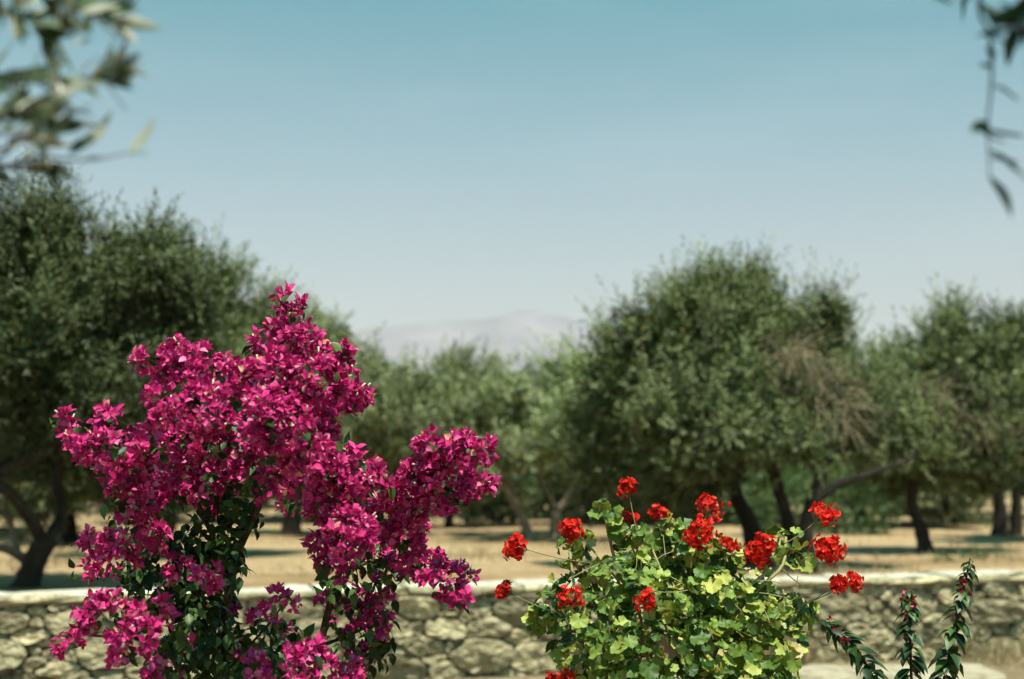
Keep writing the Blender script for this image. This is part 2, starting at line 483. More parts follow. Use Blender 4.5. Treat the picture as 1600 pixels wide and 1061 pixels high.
def stone_shape(poly, depth_lo, gap, seed):
    """poly in (u, z) -> ring mesh local to its centroid, v positive towards the viewer"""
    r_ = random.Random(seed)
    P = np.array(poly)
    c = P.mean(0)
    ring = []                               # corners knocked off, edges a little broken
    for i in range(len(P)):
        a, b = P[i], P[(i + 1) % len(P)]
        ln = np.linalg.norm(b - a)
        if ln < 0.02: ring.append((a + b) / 2); continue
        t = min(0.3, r_.uniform(0.012, 0.035) / ln)
        ring += [a * (1 - t) + b * t]
        if ln > 0.10: ring.append((a + b) / 2 + np.array((r_.gauss(0, 0.006), r_.gauss(0, 0.006))))
        ring += [a * t + b * (1 - t)]
    ring = np.array(ring)
    k = len(ring)
    d = ring - c
    dist = np.linalg.norm(d, axis=1, keepdims=True)
    ring = c + d * np.maximum(0.3, (dist - gap) / dist)
    size = min(np.ptp(P[:, 0]), np.ptp(P[:, 1]))
    bulge = min(0.034, 0.13 * size) * r_.uniform(0.5, 1.6)
    tilt = (r_.gauss(0, 0.17), r_.gauss(0, 0.17))
    rows = [(1.0, -depth_lo), (1.0, -0.006), (0.95, bulge * 0.85), (0.62, bulge), (0.3, bulge * 1.05)]
    V = []
    for sc, dep in rows:
        for q in ring:
            e = (q - c) * sc
            dd = dep
            if dep > -0.004:
                dd += e[0] * tilt[0] + e[1] * tilt[1] + 0.032 * mnoise.noise((q[0] * sc * 9 + seed, q[1] * 9 * sc, seed * 0.7)) + r_.gauss(0, 0.005)
            V.append((e[0], dd, e[1]))
    V.append((0, bulge * 1.05 + r_.gauss(0, 0.008), 0))
    Fq = []
    for i in range(4):
        for j in range(k):
            m_ = (j + 1) % k
            Fq.append((i * k + j, i * k + m_, (i + 1) * k + m_, (i + 1) * k + j))
    for j in range(k):
        Fq.append((4 * k + j, 4 * k + (j + 1) % k, 5 * k))
    return c, V, Fq

def to_wall(V, cu, cz, out_=0.0):
    """(du, proud, dz) -> offsets in world axes"""
    return [(wdir[0] * a + wnor[0] * (b + out_), wdir[1] * a + wnor[1] * (b + out_), z) for a, b, z in V]

wall_root = thing('stone_wall', tuple(wall_pt(WL / 2, 0.3, 0)), 'low dry stone retaining wall of sandy rubble with a white lime top', 'wall')
cells = []
for i, (u, z, r) in enumerate(seeds):
    poly = [(u - 0.9, ZB), (u + 0.9, ZB), (u + 0.9, ZT), (u - 0.9, ZT)]
    for j, (u2, z2, r2) in enumerate(seeds):
        if j == i or abs(u - u2) > 1.3: continue
        a = 2 * (u2 - u); b = 2 * (z2 - z) * SZ * SZ
        c = (u2 * u2 + (z2 * SZ) ** 2 - r2 * r2 * 0.9) - (u * u + (z * SZ) ** 2 - r * r * 0.9)
        poly = clip(poly, a, b, c)
        if len(poly) < 3: break
    if len(poly) >= 3:
        P = np.array(poly)
        area = 0.5 * abs(np.dot(P[:, 0], np.roll(P[:, 1], 1)) - np.dot(P[:, 1], np.roll(P[:, 0], 1)))
        if area > 0.002: cells.append((area, poly, i))
in_view = sorted([c for c in cells if -0.6 < np.mean([p[0] for p in c[1]]) < WL + 0.6], key=lambda c: -c[0])
own = set(c[2] for c in in_view[:280])
restV, restF = [], []
for area, poly, i in cells:
    c, V, Fq = stone_shape(poly, 0.07, 0.0065, 1000 + i)
    W = to_wall(V, c[0], c[1], random.Random(i).uniform(-0.012, 0.018))
    p = wall_pt(c[0], 0, c[1])
    if i in own:
        me = bpy.data.meshes.new('stone'); me.from_pydata(W, [], Fq); me.materials.append(M['stone'])
        o = link('stone', me, wall_root)
        o.location = Vector(p) - wall_root.location
    else:
        off = len(restV)
        restV += [tuple(np.array(w) + p) for w in W]; restF += [tuple(q + off for q in f) for f in Fq]
me = bpy.data.meshes.new('small_stones'); me.from_pydata(restV, [], restF); me.materials.append(M['stone'])
child('small_stones', me, wall_root, 'stuff')
# earth core behind the stones
cv = [wall_pt(u, v, z) for u in (U0, U1) for v in (0.035, 0.53) for z in (-0.2, 0.735)]
child('wall_core', np_mesh('wall_core', cv, [(0, 1, 3, 2), (4, 6, 7, 5), (0, 4, 5, 1), (2, 3, 7, 6), (0, 2, 6, 4), (1, 5, 7, 3)], M['joint']), wall_root)
# capstones with a lime capping on their tops
u = U0
rs = random.Random(9)
while u < U1:
    ln = rs.uniform(0.42, 1.05)
    h0, h1 = 0.712, WTOP + rs.uniform(-0.012, 0.010)
    nseg = 5
    V, Fq = [], []
    prof = [(0.0, h0), (-0.03, h0 + 0.03), (-0.035, h1 - 0.03), (-0.01, h1 - 0.004), (0.12, h1), (0.42, h1), (0.60, h1 - 0.01), (0.62, h0)]
    for s in range(nseg + 1):
        for (v, z) in prof:
            V.append(wall_pt(u + 0.006 + (ln - 0.012) * s / nseg, v + rs.gauss(0, 0.016), z + rs.gauss(0, 0.010)))
    k = len(prof)
    for s in range(nseg):
        for j in range(k - 1):
            Fq.append((s * k + j, (s + 1) * k + j, (s + 1) * k + j + 1, s * k + j + 1))
    Fq += [tuple(range(k)), tuple(nseg * k + j for j in reversed(range(k)))]
    mid = wall_pt(u + ln / 2, 0.3, 0.7)
    me = bpy.data.meshes.new('capstone'); me.from_pydata([tuple(np.array(q) - mid) for q in V], [], Fq)
    me.materials.append(M['stone']); me.materials.append(M['lime'])
    for n_, pl in enumerate(me.polygons):
        if n_ < nseg * (k - 1) and 3 <= n_ % (k - 1) <= 5: pl.material_index = 1
    o = link('capstone', me, wall_root); o.location = Vector(mid) - wall_root.location
    u += ln

# a low pale ledge in front of the wall
ledge = thing('low_ledge', tuple(at(1250, 1050, 10.9) * (1, 1, 0)), 'low pale plastered ledge at the foot of the stone wall, behind the geranium', 'ledge')
rs = random.Random(21)
x = -0.1
while x < 2.7:
    ln = rs.uniform(0.7, 1.1)
    yy = 10.75 + 0.03 * x
    top = 0.33 + rs.gauss(0, 0.006) - (0.10 if x < 0.3 else 0)
    V, Fq = [], []
    prof = [(-0.34, -0.05), (-0.35, top - 0.03), (-0.32, top), (0.0, top + 0.006), (0.27, top), (0.30, top - 0.03), (0.29, -0.05)]
    for s in range(6):
        for (d, z) in prof:
            V.append((x + 0.004 + (ln - 0.008) * s / 5, yy + d + rs.gauss(0, 0.012), z + (rs.gauss(0, 0.008) if z > 0 else 0)))
    k = len(prof)
    for s in range(5):
        for j in range(k - 1):
            Fq.append((s * k + j, (s + 1) * k + j, (s + 1) * k + j + 1, s * k + j + 1))
    Fq += [tuple(range(k)), tuple(5 * k + j for j in reversed(range(k)))]
    mid = np.array((x + ln / 2, yy, 0.1))
    me = bpy.data.meshes.new('slab'); me.from_pydata([tuple(np.array(q) - mid) for q in V], [], Fq); me.materials.append(M['ledge'])
    o = link('slab', me, ledge); o.location = Vector(mid) - ledge.location
    x += ln

# ------------------------------------------------------------------ olive trees
def leaf_quads(base, direc, nor, length, width):
    """diamond leaves folded a little along the midrib; arrays of n"""
    side = unit(np.cross(direc, nor))
    up = np.cross(side, direc)
    L_ = length[:, None]; W_ = width[:, None] * 0.5
    b = base
    t = base + direc * L_ - up * L_ * 0.06
    m = base + direc * L_ * 0.48
    l = m + side * W_ + up * W_ * 0.35
    r = m - side * W_ + up * W_ * 0.35
    V = np.stack([b, r, t, l], 1).reshape(-1, 3)
    n = len(base)
    i = np.arange(n)[:, None] * 4
    F_ = np.concatenate([i + np.array([[0, 1, 2]]), i + np.array([[0, 2, 3]])], 0)
    return V, F_

def crown_mesh(V, F_, T, mat):
    me = np_mesh('crown', V, F_, mat)
    a_ = me.attributes.new('tone', 'FLOAT', 'POINT')
    a_.data.foreach_set('value', T.astype(np.float32))
    return me

def rand_dirs(n):
    return unit(rng.normal(0, 1, (n, 3)))

def crown_leaves(blobs, dens, leaf_len=0.06, leaf_w=0.016, sprig=(0.16, 0.36), up=0.55, per=13, clump=0.24, inner=0.34):
    """blobs: (centre, radii). Clumps of sprigs spread over each blob's shell; returns leaf quads"""
    B, D, Nn, LL, WW = [], [], [], [], []
    TT = []
    more = []
    for c, r in blobs:
        more.append((c, r * 0.88))
        for d in rand_dirs(5):
            more.append((c + d * r * rng.uniform(0.7, 0.95) * (1, 1, 1.0 if d[2] > 0 else 0.7), r * rng.uniform(0.28, 0.5)))
    for c, r in more:
        area = 4 * math.pi * ((r[0] * r[1]) ** 1.6 / 3 + (r[0] * r[2]) ** 1.6 / 3 + (r[1] * r[2]) ** 1.6 / 3) ** (1 / 1.6)
        nc = max(5, int(area / (clump * clump * 2.3)))
        dirs = rand_dirs(nc)
        f = rng.uniform(0.55, 1.12, nc) ** 0.7
        cc = c + dirs * r * f[:, None]
        ns = max(2, int(dens * (1.7 if dens > 500 else 1.15) * area / nc / per))
        which = np.repeat(np.arange(nc), rng.poisson(ns, nc).clip(1))
        n = len(which)
        outw = unit(dirs[which] / np.array(r) * np.mean(r))
        sb = cc[which] + rng.normal(0, clump * 0.34, (n, 3))
        sd = unit(outw * 0.55 + np.array((0, 0, up)) + rng.normal(0, 0.38, (n, 3)))
        sl = rng.uniform(sprig[0], sprig[1], n)
        # tall shoots near the top
        top = (dirs[which][:, 2] > 0.15) & (rng.random(n) < 0.42)
        sl = np.where(top, sl * rng.uniform(1.2, 2.1, n), sl)
        sd = np.where(top[:, None], unit(sd + outw * 0.25 + np.array((0, 0, 0.8))), sd)
        k = np.arange(per)
        t = (k[None, :] + 0.5) / per
        pos = sb[:, None, :] + sd[:, None, :] * (sl[:, None] * t)[..., None]
        pos[..., 2] -= (sl[:, None] * t * t * 0.12)
        a = unit(np.cross(sd, rand_dirs(n))); b = np.cross(sd, a)
        ang = k[None, :] * math.pi + (k[None, :] // 2) * (math.pi / 2) + rng.normal(0, 0.4, (n, per))
        rad = a[:, None, :] * np.cos(ang)[..., None] + b[:, None, :] * np.sin(ang)[..., None]
        ld = unit(sd[:, None, :] * 0.75 + rad * 0.75 + rng.normal(0, 0.15, (n, per, 3)))
        nn = unit(sd[:, None, :] * 0.9 - rad * 0.4 + np.array((0, 0, 0.5)) + rng.normal(0, 0.3, (n, per, 3)))
        B.append(pos.reshape(-1, 3)); D.append(ld.reshape(-1, 3)); Nn.append(nn.reshape(-1, 3))
        LL.append(rng.uniform(0.75, 1.2, n * per) * leaf_len); WW.append(rng.uniform(0.8, 1.2, n * per) * leaf_w)
        tn = rng.uniform(0.6, 1.25, nc)[which] * rng.uniform(0.75, 1.3, n) * np.where(top, 1.2, 1.0)
        TT.append(np.repeat(tn, per))
        # deeper leaves, broader, inside the shell
        m = int(n * per * inner)
        B.append(c + rand_dirs(m) * r * (rng.uniform(0.15, 0.8, m) ** 0.6)[:, None]); D.append(rand_dirs(m)); Nn.append(rand_dirs(m))
        LL.append(rng.uniform(0.8, 1.2, m) * leaf_len * 1.3); WW.append(rng.uniform(0.8, 1.2, m) * leaf_w * 2.0)
        TT.append(rng.uniform(0.6, 1.0, m))
    return (*leaf_quads(np.vstack(B), np.vstack(D), np.vstack(Nn), np.concatenate(LL), np.concatenate(WW)), np.repeat(np.concatenate(TT), 4))

def blob(px, py, rx, ry, D, rd=None):
    s = D / FPX
    return at(px, py, D), np.array((rx * s, (rd if rd else (rx + ry) * 0.5) * s, ry * s))

def olive_tree(label, base, stems, blobs, mat, dens, bark='bark', limbs=True, dead=None, **kw):
    """stems: list of (points, r0, r1)"""
    root = thing('olive_tree', tuple(base), label, 'tree', 'olive trees of the orchard')
    for i, (pts, r0, r1) in enumerate(stems):
        child('trunk' if i == 0 else 'limb', tubes_mesh('trunk', [tube(pts, r0, r1, 9, 14, 0.06, 0.5 if i == 0 else 0.1)], M[bark]), root)
    if limbs:
        tb = []
        tops = [np.asarray(s[0][-1], float) for s in stems]
        for c, r in blobs:
            s = min(tops, key=lambda q: np.linalg.norm(q - c))
            midp = (s + c) / 2 + rng.normal(0, 0.12, 3)
            tb.append(tube([s, midp, c], 0.045, 0.018, 5, 7, 0.05))
            for d in rand_dirs(7):
                e = c + d * r * 0.85
                tb.append(tube([c, (c + e) / 2 + rng.normal(0, 0.06, 3), e], 0.016, 0.004, 4, 5))
        child('branches', tubes_mesh('branches', tb, M[bark]), root, 'stuff')
    child('crown', crown_mesh(*crown_leaves(blobs, dens, **kw), M[mat]), root, 'stuff')
    if dead:
        tw = []
        for c, r in dead:
            for d in rand_dirs(150):
                s0 = c + d * r * rng.uniform(0.1, 0.9)
                dd = unit(d * 0.5 + rng.normal(0, 0.5, 3) + np.array((0, 0, -0.25)))
                ln = rng.uniform(0.2, 0.5)
                tw.append(tube([s0, s0 + dd * ln * 0.5 + rng.normal(0, 0.03, 3), s0 + dd * ln], 0.006, 0.0015, 3, 4))
        child('dead_twigs', tubes_mesh('dead_twigs', tw, M['dead_twig'], False), root, 'stuff')
    return root

def gp(px, D):
    """a foot on the orchard ground in the column px"""
    p = at(px, 740, D); p[2] = OZ - 0.06
    return p

# near left tree, its crown hanging over the end of the wall
b = gp(45, 13.4)
olive_tree('large dark olive tree just behind the wall at the left edge', b,
           [([b, at(52, 880, 13.3), at(75, 840, 13.3)], 0.12, 0.10),
            ([at(70, 850, 13.3), at(40, 800, 13.0), at(0, 760, 12.6), at(-70, 735, 12.2)], 0.06, 0.05),
            ([at(-80, 790, 12.6), at(-20, 745, 12.6), at(60, 705, 12.7), at(130, 660, 12.8)], 0.08, 0.05),
            ([at(75, 845, 13.3), at(98, 800, 13.5), at(90, 740, 13.6), at(130, 640, 13.6)], 0.06, 0.04)],
           [blob(60, 410, 95, 100, 13.0), blob(-40, 480, 110, 130, 12.8), blob(70, 520, 130, 120, 12.7), blob(190, 490, 120, 110, 13.2),
            blob(205, 415, 62, 58, 13.4), blob(40, 640, 120, 80, 12.8), blob(170, 600, 110, 80, 13.0), blob(270, 560, 80, 80, 13.6), blob(-120, 620, 120, 130, 12.6),
            blob(40, 368, 56, 36, 12.9), blob(110, 370, 32, 36, 13.0), blob(150, 700, 110, 60, 14.2), blob(30, 715, 110, 50, 14.5), blob(250, 680, 90, 70, 14.4), blob(230, 760, 70, 45, 15)],
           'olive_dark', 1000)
# the pale cut-back stump beside it
b = gp(70, 15.5)
o = thing('olive_stump', tuple(b), 'pale pruned olive stub leaning beside the dark trunk at left', 'stump')
child('trunk', tubes_mesh('trunk', [tube([at(52, 885, 14.0), at(20, 862, 13.7), at(-15, 852, 13.5)], 0.05, 0.035, 8, 8, 0.05)], M['pale_bark']), o)
child('limb', tubes_mesh('limb', [tube([at(28, 868, 13.8), at(20, 830, 13.8), at(8, 790, 13.8), at(14, 760, 13.9)], 0.038, 0.022, 8, 8, 0.05)], M['pale_bark']), o)
# second tree on the left
b = gp(250, 18.5)
olive_tree('olive tree behind the bougainvillea, its crown sloping down to the right', b,
           [([b, at(255, 830, 18.5), at(270, 760, 18.5), at(290, 700, 18.5)], 0.16, 0.09)],
           [blob(290, 480, 95, 85, 18.0), blob(230, 440, 70, 70, 18.2), blob(370, 510, 70, 70, 18.6), blob(330, 600, 120, 80, 17.6), blob(420, 560, 50, 70, 18.8), blob(230, 620, 110, 90, 18), blob(400, 640, 80, 70, 18.2), blob(330, 710, 120, 60, 18.5), blob(440, 720, 70, 60, 19)],
           'olive', 640, leaf_len=0.075, leaf_w=0.02)
# middle distance, left of centre
b = gp(455, 24)
olive_tree('soft grey green olive tree to the right of the bougainvillea top', b,
           [([b, at(457, 810, 24), at(470, 770, 24), at(500, 720, 24)], 0.17, 0.10)],
           [blob(500, 560, 70, 60, 24), blob(590, 598, 66, 50, 25), blob(560, 640, 90, 70, 23), blob(640, 640, 60, 55, 24), blob(450, 640, 70, 80, 24), blob(600, 700, 90, 50, 23.5), blob(520, 740, 90, 45, 24.5), blob(640, 750, 60, 40, 24.5)],
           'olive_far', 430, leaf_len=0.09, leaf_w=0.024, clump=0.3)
b = gp(702, 27.5)
olive_tree('hazy olive tree with a thin trunk in the middle of the orchard', b,
           [([b, at(702, 800, 27.5), at(705, 760, 27.5)], 0.09, 0.07)],
           [blob(720, 608, 60, 50, 28), blob(780, 618, 60, 46, 28.5), blob(700, 660, 80, 60, 27), blob(780, 680, 80, 60, 27.5), blob(730, 730, 80, 40, 27.5), blob(690, 765, 60, 35, 28), blob(770, 775, 50, 40, 29)],
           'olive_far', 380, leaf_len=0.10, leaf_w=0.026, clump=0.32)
b = gp(832, 22.5)
olive_tree('olive tree with a pale trunk leaning left, beside the forked one', b,
           [([b, at(812, 800, 22.5), at(785, 750, 22.4), at(772, 728, 22.4)], 0.075, 0.05)],
           [blob(800, 650, 70, 50, 23.5), blob(770, 710, 60, 40, 22.3), blob(750, 760, 60, 35, 25), blob(860, 630, 50, 44, 24.5), blob(880, 660, 50, 45, 24)],
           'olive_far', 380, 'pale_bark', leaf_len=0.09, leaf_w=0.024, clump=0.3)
b = gp(868, 23.5)
olive_tree('pale olive tree with a forked trunk left of the big crown', b,
           [([b, at(868, 810, 23.5), at(870, 790, 23.5)], 0.10, 0.08),
            ([at(869, 800, 23.5), at(858, 775, 23.5), at(842, 750, 23.4), at(850, 700, 23.3)], 0.055, 0.035),
            ([at(870, 800, 23.5), at(885, 780, 23.5), at(898, 752, 23.4), at(915, 690, 23.3)], 0.055, 0.035)],
           [blob(905, 590, 46, 42, 23.5), blob(930, 620, 60, 60, 22), blob(900, 680, 55, 50, 22), blob(960, 690, 70, 60, 22), blob(850, 690, 50, 40, 23)],
           'olive_pale', 480, 'pale_bark', leaf_len=0.085, leaf_w=0.023, clump=0.28)
# the big tree on the right
b = gp(1185, 17.0)
olive_tree('tallest olive tree, right of centre, with dark leaning trunks', b,
           [([b, at(1172, 820, 16.9), at(1150, 775, 16.8), at(1135, 700, 16.6)], 0.125, 0.07),
            ([gp(1243, 16.2), at(1236, 830, 16.2), at(1215, 760, 16.3), at(1195, 690, 16.4), at(1180, 620, 16.4)], 0.09, 0.05)],
           [blob(1125, 505, 85, 68, 16.5), blob(1190, 500, 72, 58, 17), blob(1080, 480, 50, 42, 16.7), blob(1060, 550, 90, 80, 16.2), blob(990, 590, 75, 70, 16.3),
            blob(1150, 590, 100, 80, 16.0), blob(960, 670, 70, 70, 16.3), blob(1060, 680, 100, 70, 15.8), blob(1150, 690, 80, 60, 16), blob(1250, 560, 66, 62, 17.2), blob(1135, 455, 50, 28, 16.6),
            blob(1000, 750, 90, 45, 16.6), blob(1110, 745, 70, 40, 16.6), blob(1040, 785, 80, 35, 17.5), blob(940, 760, 50, 40, 17)],
           'olive', 900, leaf_len=0.068, leaf_w=0.019)
b = gp(1262, 15.4)
olive_tree('olive tree with brown dead twigs and a long limb to the right', b,
           [([b, at(1258, 840, 15.4), at(1268, 790, 15.4), at(1292, 715, 15.5), at(1310, 640, 15.6)], 0.10, 0.06),
            ([at(1270, 785, 15.4), at(1310, 757, 15.4), at(1365, 738, 15.5), at(1430, 715, 15.7)], 0.055, 0.025)],
           [blob(1290, 560, 55, 55, 16.2), blob(1335, 630, 55, 55, 16), blob(1230, 650, 50, 45, 15.8), blob(1300, 500, 45, 40, 16.4), blob(1320, 690, 70, 35, 16.2), blob(1400, 690, 50, 40, 15.9), blob(1350, 600, 46, 40, 16.6), blob(1260, 600, 80, 70, 16.6), blob(1250, 690, 60, 40, 15.2)],
           'olive', 800, dead=[blob(1270, 590, 75, 75, 15.6), blob(1310, 640, 60, 55, 15.5), blob(1230, 560, 45, 45, 15.7)])
b = gp(1445, 19)
olive_tree('olive tree with a single short trunk near the right edge', b,
           [([b, at(1440, 830, 19), at(1425, 780, 19), at(1440, 700, 19)], 0.10, 0.06)],
           [blob(1425, 600, 65, 65, 19), blob(1490, 505, 34, 24, 19.2), blob(1490, 550, 70, 65, 19), blob(1440, 660, 90, 70, 18.6), blob(1530, 640, 80, 80, 18.8), blob(1480, 720, 90, 50, 18.8), blob(1400, 730, 70, 45, 19.5), blob(1540, 735, 60, 40, 19.5)],
           'olive', 560, leaf_len=0.078, leaf_w=0.021, dead=[blob(1440, 620, 60, 60, 18.3), blob(1530, 660, 50, 40, 18.3)])
b = gp(1570, 25)
olive_tree('dark olive tree with twin stems at the right edge', b,
           [([gp(1560, 25), at(1562, 790, 25), at(1552, 740, 25)], 0.13, 0.09), ([gp(1584, 25), at(1588, 790, 25), at(1592, 730, 25)], 0.11, 0.08)],
           [blob(1580, 552, 46, 50, 21), blob(1620, 580, 70, 80, 21), blob(1590, 660, 70, 80, 23), blob(1670, 640, 90, 100, 22), blob(1600, 730, 70, 40, 24)],
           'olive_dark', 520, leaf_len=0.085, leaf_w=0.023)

# trees deeper in the orchard: two built, the rest copied from them
def make_far(mat, seed):
    r_ = np.random.default_rng(seed)
    blobs = [(np.array((r_.normal(0, 0.8), r_.normal(0, 0.8), r_.uniform(1.0, 2.8))), np.array((r_.uniform(0.9, 1.3), r_.uniform(0.9, 1.3), r_.uniform(0.7, 1.0)))) for _ in range(9)]
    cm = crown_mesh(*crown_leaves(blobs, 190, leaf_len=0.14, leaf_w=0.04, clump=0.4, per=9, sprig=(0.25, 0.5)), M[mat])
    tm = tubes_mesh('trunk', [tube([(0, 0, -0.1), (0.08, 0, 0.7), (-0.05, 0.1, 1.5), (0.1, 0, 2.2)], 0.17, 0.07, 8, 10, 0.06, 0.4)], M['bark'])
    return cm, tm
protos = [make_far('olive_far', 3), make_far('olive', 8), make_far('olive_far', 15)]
far = [(-60, 26, 1.0), (110, 22.5, .72), (330, 30, 1), (560, 33, 1), (640, 42, 1.05), (760, 36, .9), (840, 40, 1.0), (930, 34, .9), (1010, 28, .85), (1110, 30, 1), (1200, 36, 1.0), (1345, 28, .8), (1400, 37, 1.1),
       (1492, 30, .95), (1660, 34, 1.1), (480, 46, 1.1), (700, 55, 1.15), (880, 52, 1.1), (1060, 48, 1.1), (1300, 50, 1.1), (1510, 48, 1.0), (200, 40, 1.1), (40, 44, 1.1), (1600, 62, 1.2), (790, 70, 1.3), (620, 75, 1.3), (950, 72, 1.3), (1420, 75, 1.3)]
for i, (px, D, s) in enumerate(far):
    p = gp(px, D)
    root = thing('olive_tree', tuple(p), 'distant olive tree half hidden in the rows behind the nearer trees', 'tree', 'distant olive trees')
    root.scale = (s, s, s * (0.84 + 0.16 * ((i * 37) % 10) / 10)); root.rotation_euler = (0, 0, i * 1.9)
    cm, tm = protos[i % 3]
    k_ = link('crown', cm, root); k_['kind'] = 'stuff'
    link('trunk', tm, root)

# low shrubs and weeds behind and before the wall
def tuft(name, label, cat, p, h, n, mat, spread_=0.25, group=None, w=0.012):
    root = thing(name, tuple(p), label, cat, group)
    base = np.array(p) + rng.normal(0, spread_ * 0.35, (n, 3)) * (1, 1, 0)
    d = unit(rng.normal(0, 0.33, (n, 3)) + np.array((0, 0, 1)))
    ln = rng.uniform(0.5, 1.1, n) * h
    V, F_ = leaf_quads(base, d, rand_dirs(n), ln, np.full(n, w))
    child('blades', np_mesh('blades', V, F_, M[mat]), root, 'stuff')
    return root
def shrub(label, p, r, n, mat='shrub', leaf=0.05):
    root = thing('shrub', tuple(p), label, 'shrub', 'green shrubs on the orchard floor')
    c = np.array(p) + (0, 0, r * 0.8)
    dd = rand_dirs(n)
    V, F_ = leaf_quads(c + dd * r * (rng.uniform(0.3, 1, n) ** 0.5)[:, None] * (1.1, 1, 0.9), unit(dd + rng.normal(0, 0.6, (n, 3))), rand_dirs(n), rng.uniform(0.7, 1.2, n) * leaf, rng.uniform(0.8, 1.2, n) * leaf * 0.5)
    child('foliage', np_mesh('foliage', V, F_, M[mat]), root, 'stuff')
    child('stem', tubes_mesh('stem', [tube([p, np.array(p) + (0.02, 0, r * 0.5), c], 0.02, 0.006, 5, 5)], M['bark']), root)
shrub('small green weed behind the wall, under the single short trunk', gp(1470, 17), 0.11, 130)
shrub('second green weed right of the single short trunk', gp(1516, 17.5), 0.13, 130)
shrub('third green weed near the right end of the wall top', gp(1550, 18), 0.13, 130)
shrub('low leafy bush in sun between the leaning trunks of the big tree', gp(1215, 24), 0.75, 2600, leaf=0.1)
shrub('low leafy bush right of the leaning trunks, under the long limb', gp(1330, 25), 0.8, 2600, leaf=0.1)
shrub('low leafy bush behind the pale leaning trunk', gp(775, 30), 0.9, 2600, leaf=0.12)
shrub('low leafy bush between the forked trunk and the geranium', gp(930, 29), 0.9, 2600, leaf=0.12)
tuft('dry_grass_tuft', 'feathery dry grass tuft at the wall foot, right of the geranium', 'grass', wall_pt(7.0, -0.25, 0), 0.42, 240, 'dry_grass', 0.3, w=0.008)
tuft('dry_grass_tuft', 'dry grass at the wall foot near the right edge', 'grass', wall_pt(9.0, -0.5, 0), 0.3, 240, 'dry_grass', 0.7, w=0.008)
# straw stubble over the orchard floor
n = 26000
v = 0.7 + rng.uniform(0, 1, n) ** 1.7 * 24
u = rng.uniform(-6, 22, n)
base = np.stack([WA[0] + wdir[0] * u - wnor[0] * v, WA[1] + wdir[1] * u - wnor[1] * v, np.full(n, OZ)], 1)
patch = np.array([mnoise.noise((x * 0.45, y * 0.9, 2)) for x, y, _ in base])
base = base[patch > 0.22]; n = len(base)
V, F_ = leaf_quads(base, unit(rng.normal(0, 0.6, (n, 3)) + np.array((0, 0, 0.9))), rand_dirs(n), rng.uniform(0.05, 0.22, n), np.full(n, 0.012))
tag(link('dry_grass', np_mesh('dry_grass', V, F_, M['dry_grass'])), 'straw coloured stubble and dry grass on the orchard floor', 'grass', kind='stuff')

# ------------------------------------------------------------------ shared flower and leaf meshes
def bract_tri(open_deg, seed, L0=0.0265, W0=0.0175):
    """three papery pointed bracts round one axis (+Z)"""
    r_ = random.Random(seed)
    V, F_ = [], []
    rows = [(0.0, 0.18), (0.28, 0.82), (0.55, 1.0), (0.8, 0.52), (1.0, 0.02)]
    for b_ in range(3):
        az = b_ * 2 * math.pi / 3 + r_.gauss(0, 0.15)
        op = R(open_deg + r_.gauss(0, 8))
        L_ = L0 * r_.uniform(0.85, 1.12); W_ = W0 * r_.uniform(0.85, 1.1) * 0.5
        curl = r_.uniform(0.1, 0.5)
        off = len(V)
        for (t, w) in rows:
            a = op + curl * (t - 0.4)
            rad = 0.003 + L_ * t * math.sin(a); z = L_ * t * math.cos(a)
            for s in (-1, 0, 1):
                lift = (0.30 * W_ * w if s else -0.0) + r_.gauss(0, 0.0008)
                rr = rad - lift * math.cos(a); zz = z + lift * math.sin(a)
                tx = s * W_ * w
                V.append((rr * math.cos(az) - tx * math.sin(az), rr * math.sin(az) + tx * math.cos(az), zz))
        for i in range(4):
            for j in range(2):
                F_.append((off + i * 3 + j, off + i * 3 + j + 1, off + (i + 1) * 3 + j + 1, off + (i + 1) * 3 + j))
    return np.array(V), np.array(F_)

def leaf_shape(L_, W_, fold=0.25, droop=0.2, seed=0):
    """pointed ovate leaf along +Y, face up +Z"""
    r_ = random.Random(seed)
    rows = [(0.0, 0.06), (0.12, 0.45), (0.35, 1.0), (0.6, 0.85), (0.82, 0.42), (1.0, 0.02)]
    V, F_ = [], []
    for (t, w) in rows:
        for s in (-1, 0, 1):
            V.append((s * W_ * 0.5 * w, L_ * t, -droop * L_ * t * t + abs(s) * fold * W_ * 0.5 * w + r_.gauss(0, 0.012) * L_))
    for i in range(5):
        for j in range(2):
            F_.append((i * 3 + j, i * 3 + j + 1, (i + 1) * 3 + j + 1, (i + 1) * 3 + j))
    return np.array(V), np.array(F_)

def round_leaf(rad, seed):
    """scalloped round geranium leaf, ruffled, petiole at its heart; face +Z, points along +Y"""
    r_ = random.Random(seed)
    n_ = 29
    V = [(0, 0, 0)]
    ph = r_.uniform(0, 6); ph2 = r_.uniform(0, 6); cup = r_.uniform(0.0, 0.35)
    for ring, f in ((0.55, 0.55), (1.0, 1.0)):
        for i in range(n_):
            a = R(-90 + 14) + (R(360 - 28)) * i / (n_ - 1)
            sc = 1.0 + (0.055 * math.cos(6 * (a - R(90))) + 0.05 * (1 if i % 2 else -1)) * f * f
            rr = rad * f * sc * r_.uniform(0.97, 1.03)
            z = rad * (0.10 * f * f * math.sin(a * 5 + ph) + 0.10 * f * math.sin(a * 2 + ph2) + r_.gauss(0, 0.03) * f) + rad * cup * f * f
            V.append((rr * math.cos(a), rr * math.sin(a) * 0.92 + rad * 0.25, z))
    F_ = [(0, 1 + i, 2 + i) for i in range(n_ - 1)]
    Q = [(1 + i, 1 + n_ + i, 2 + n_ + i, 2 + i) for i in range(n_ - 1)]
    T = []
    for q in Q: T += [(q[0], q[1], q[2]), (q[0], q[2], q[3])]
    return np.array(V), np.array(F_ + T)

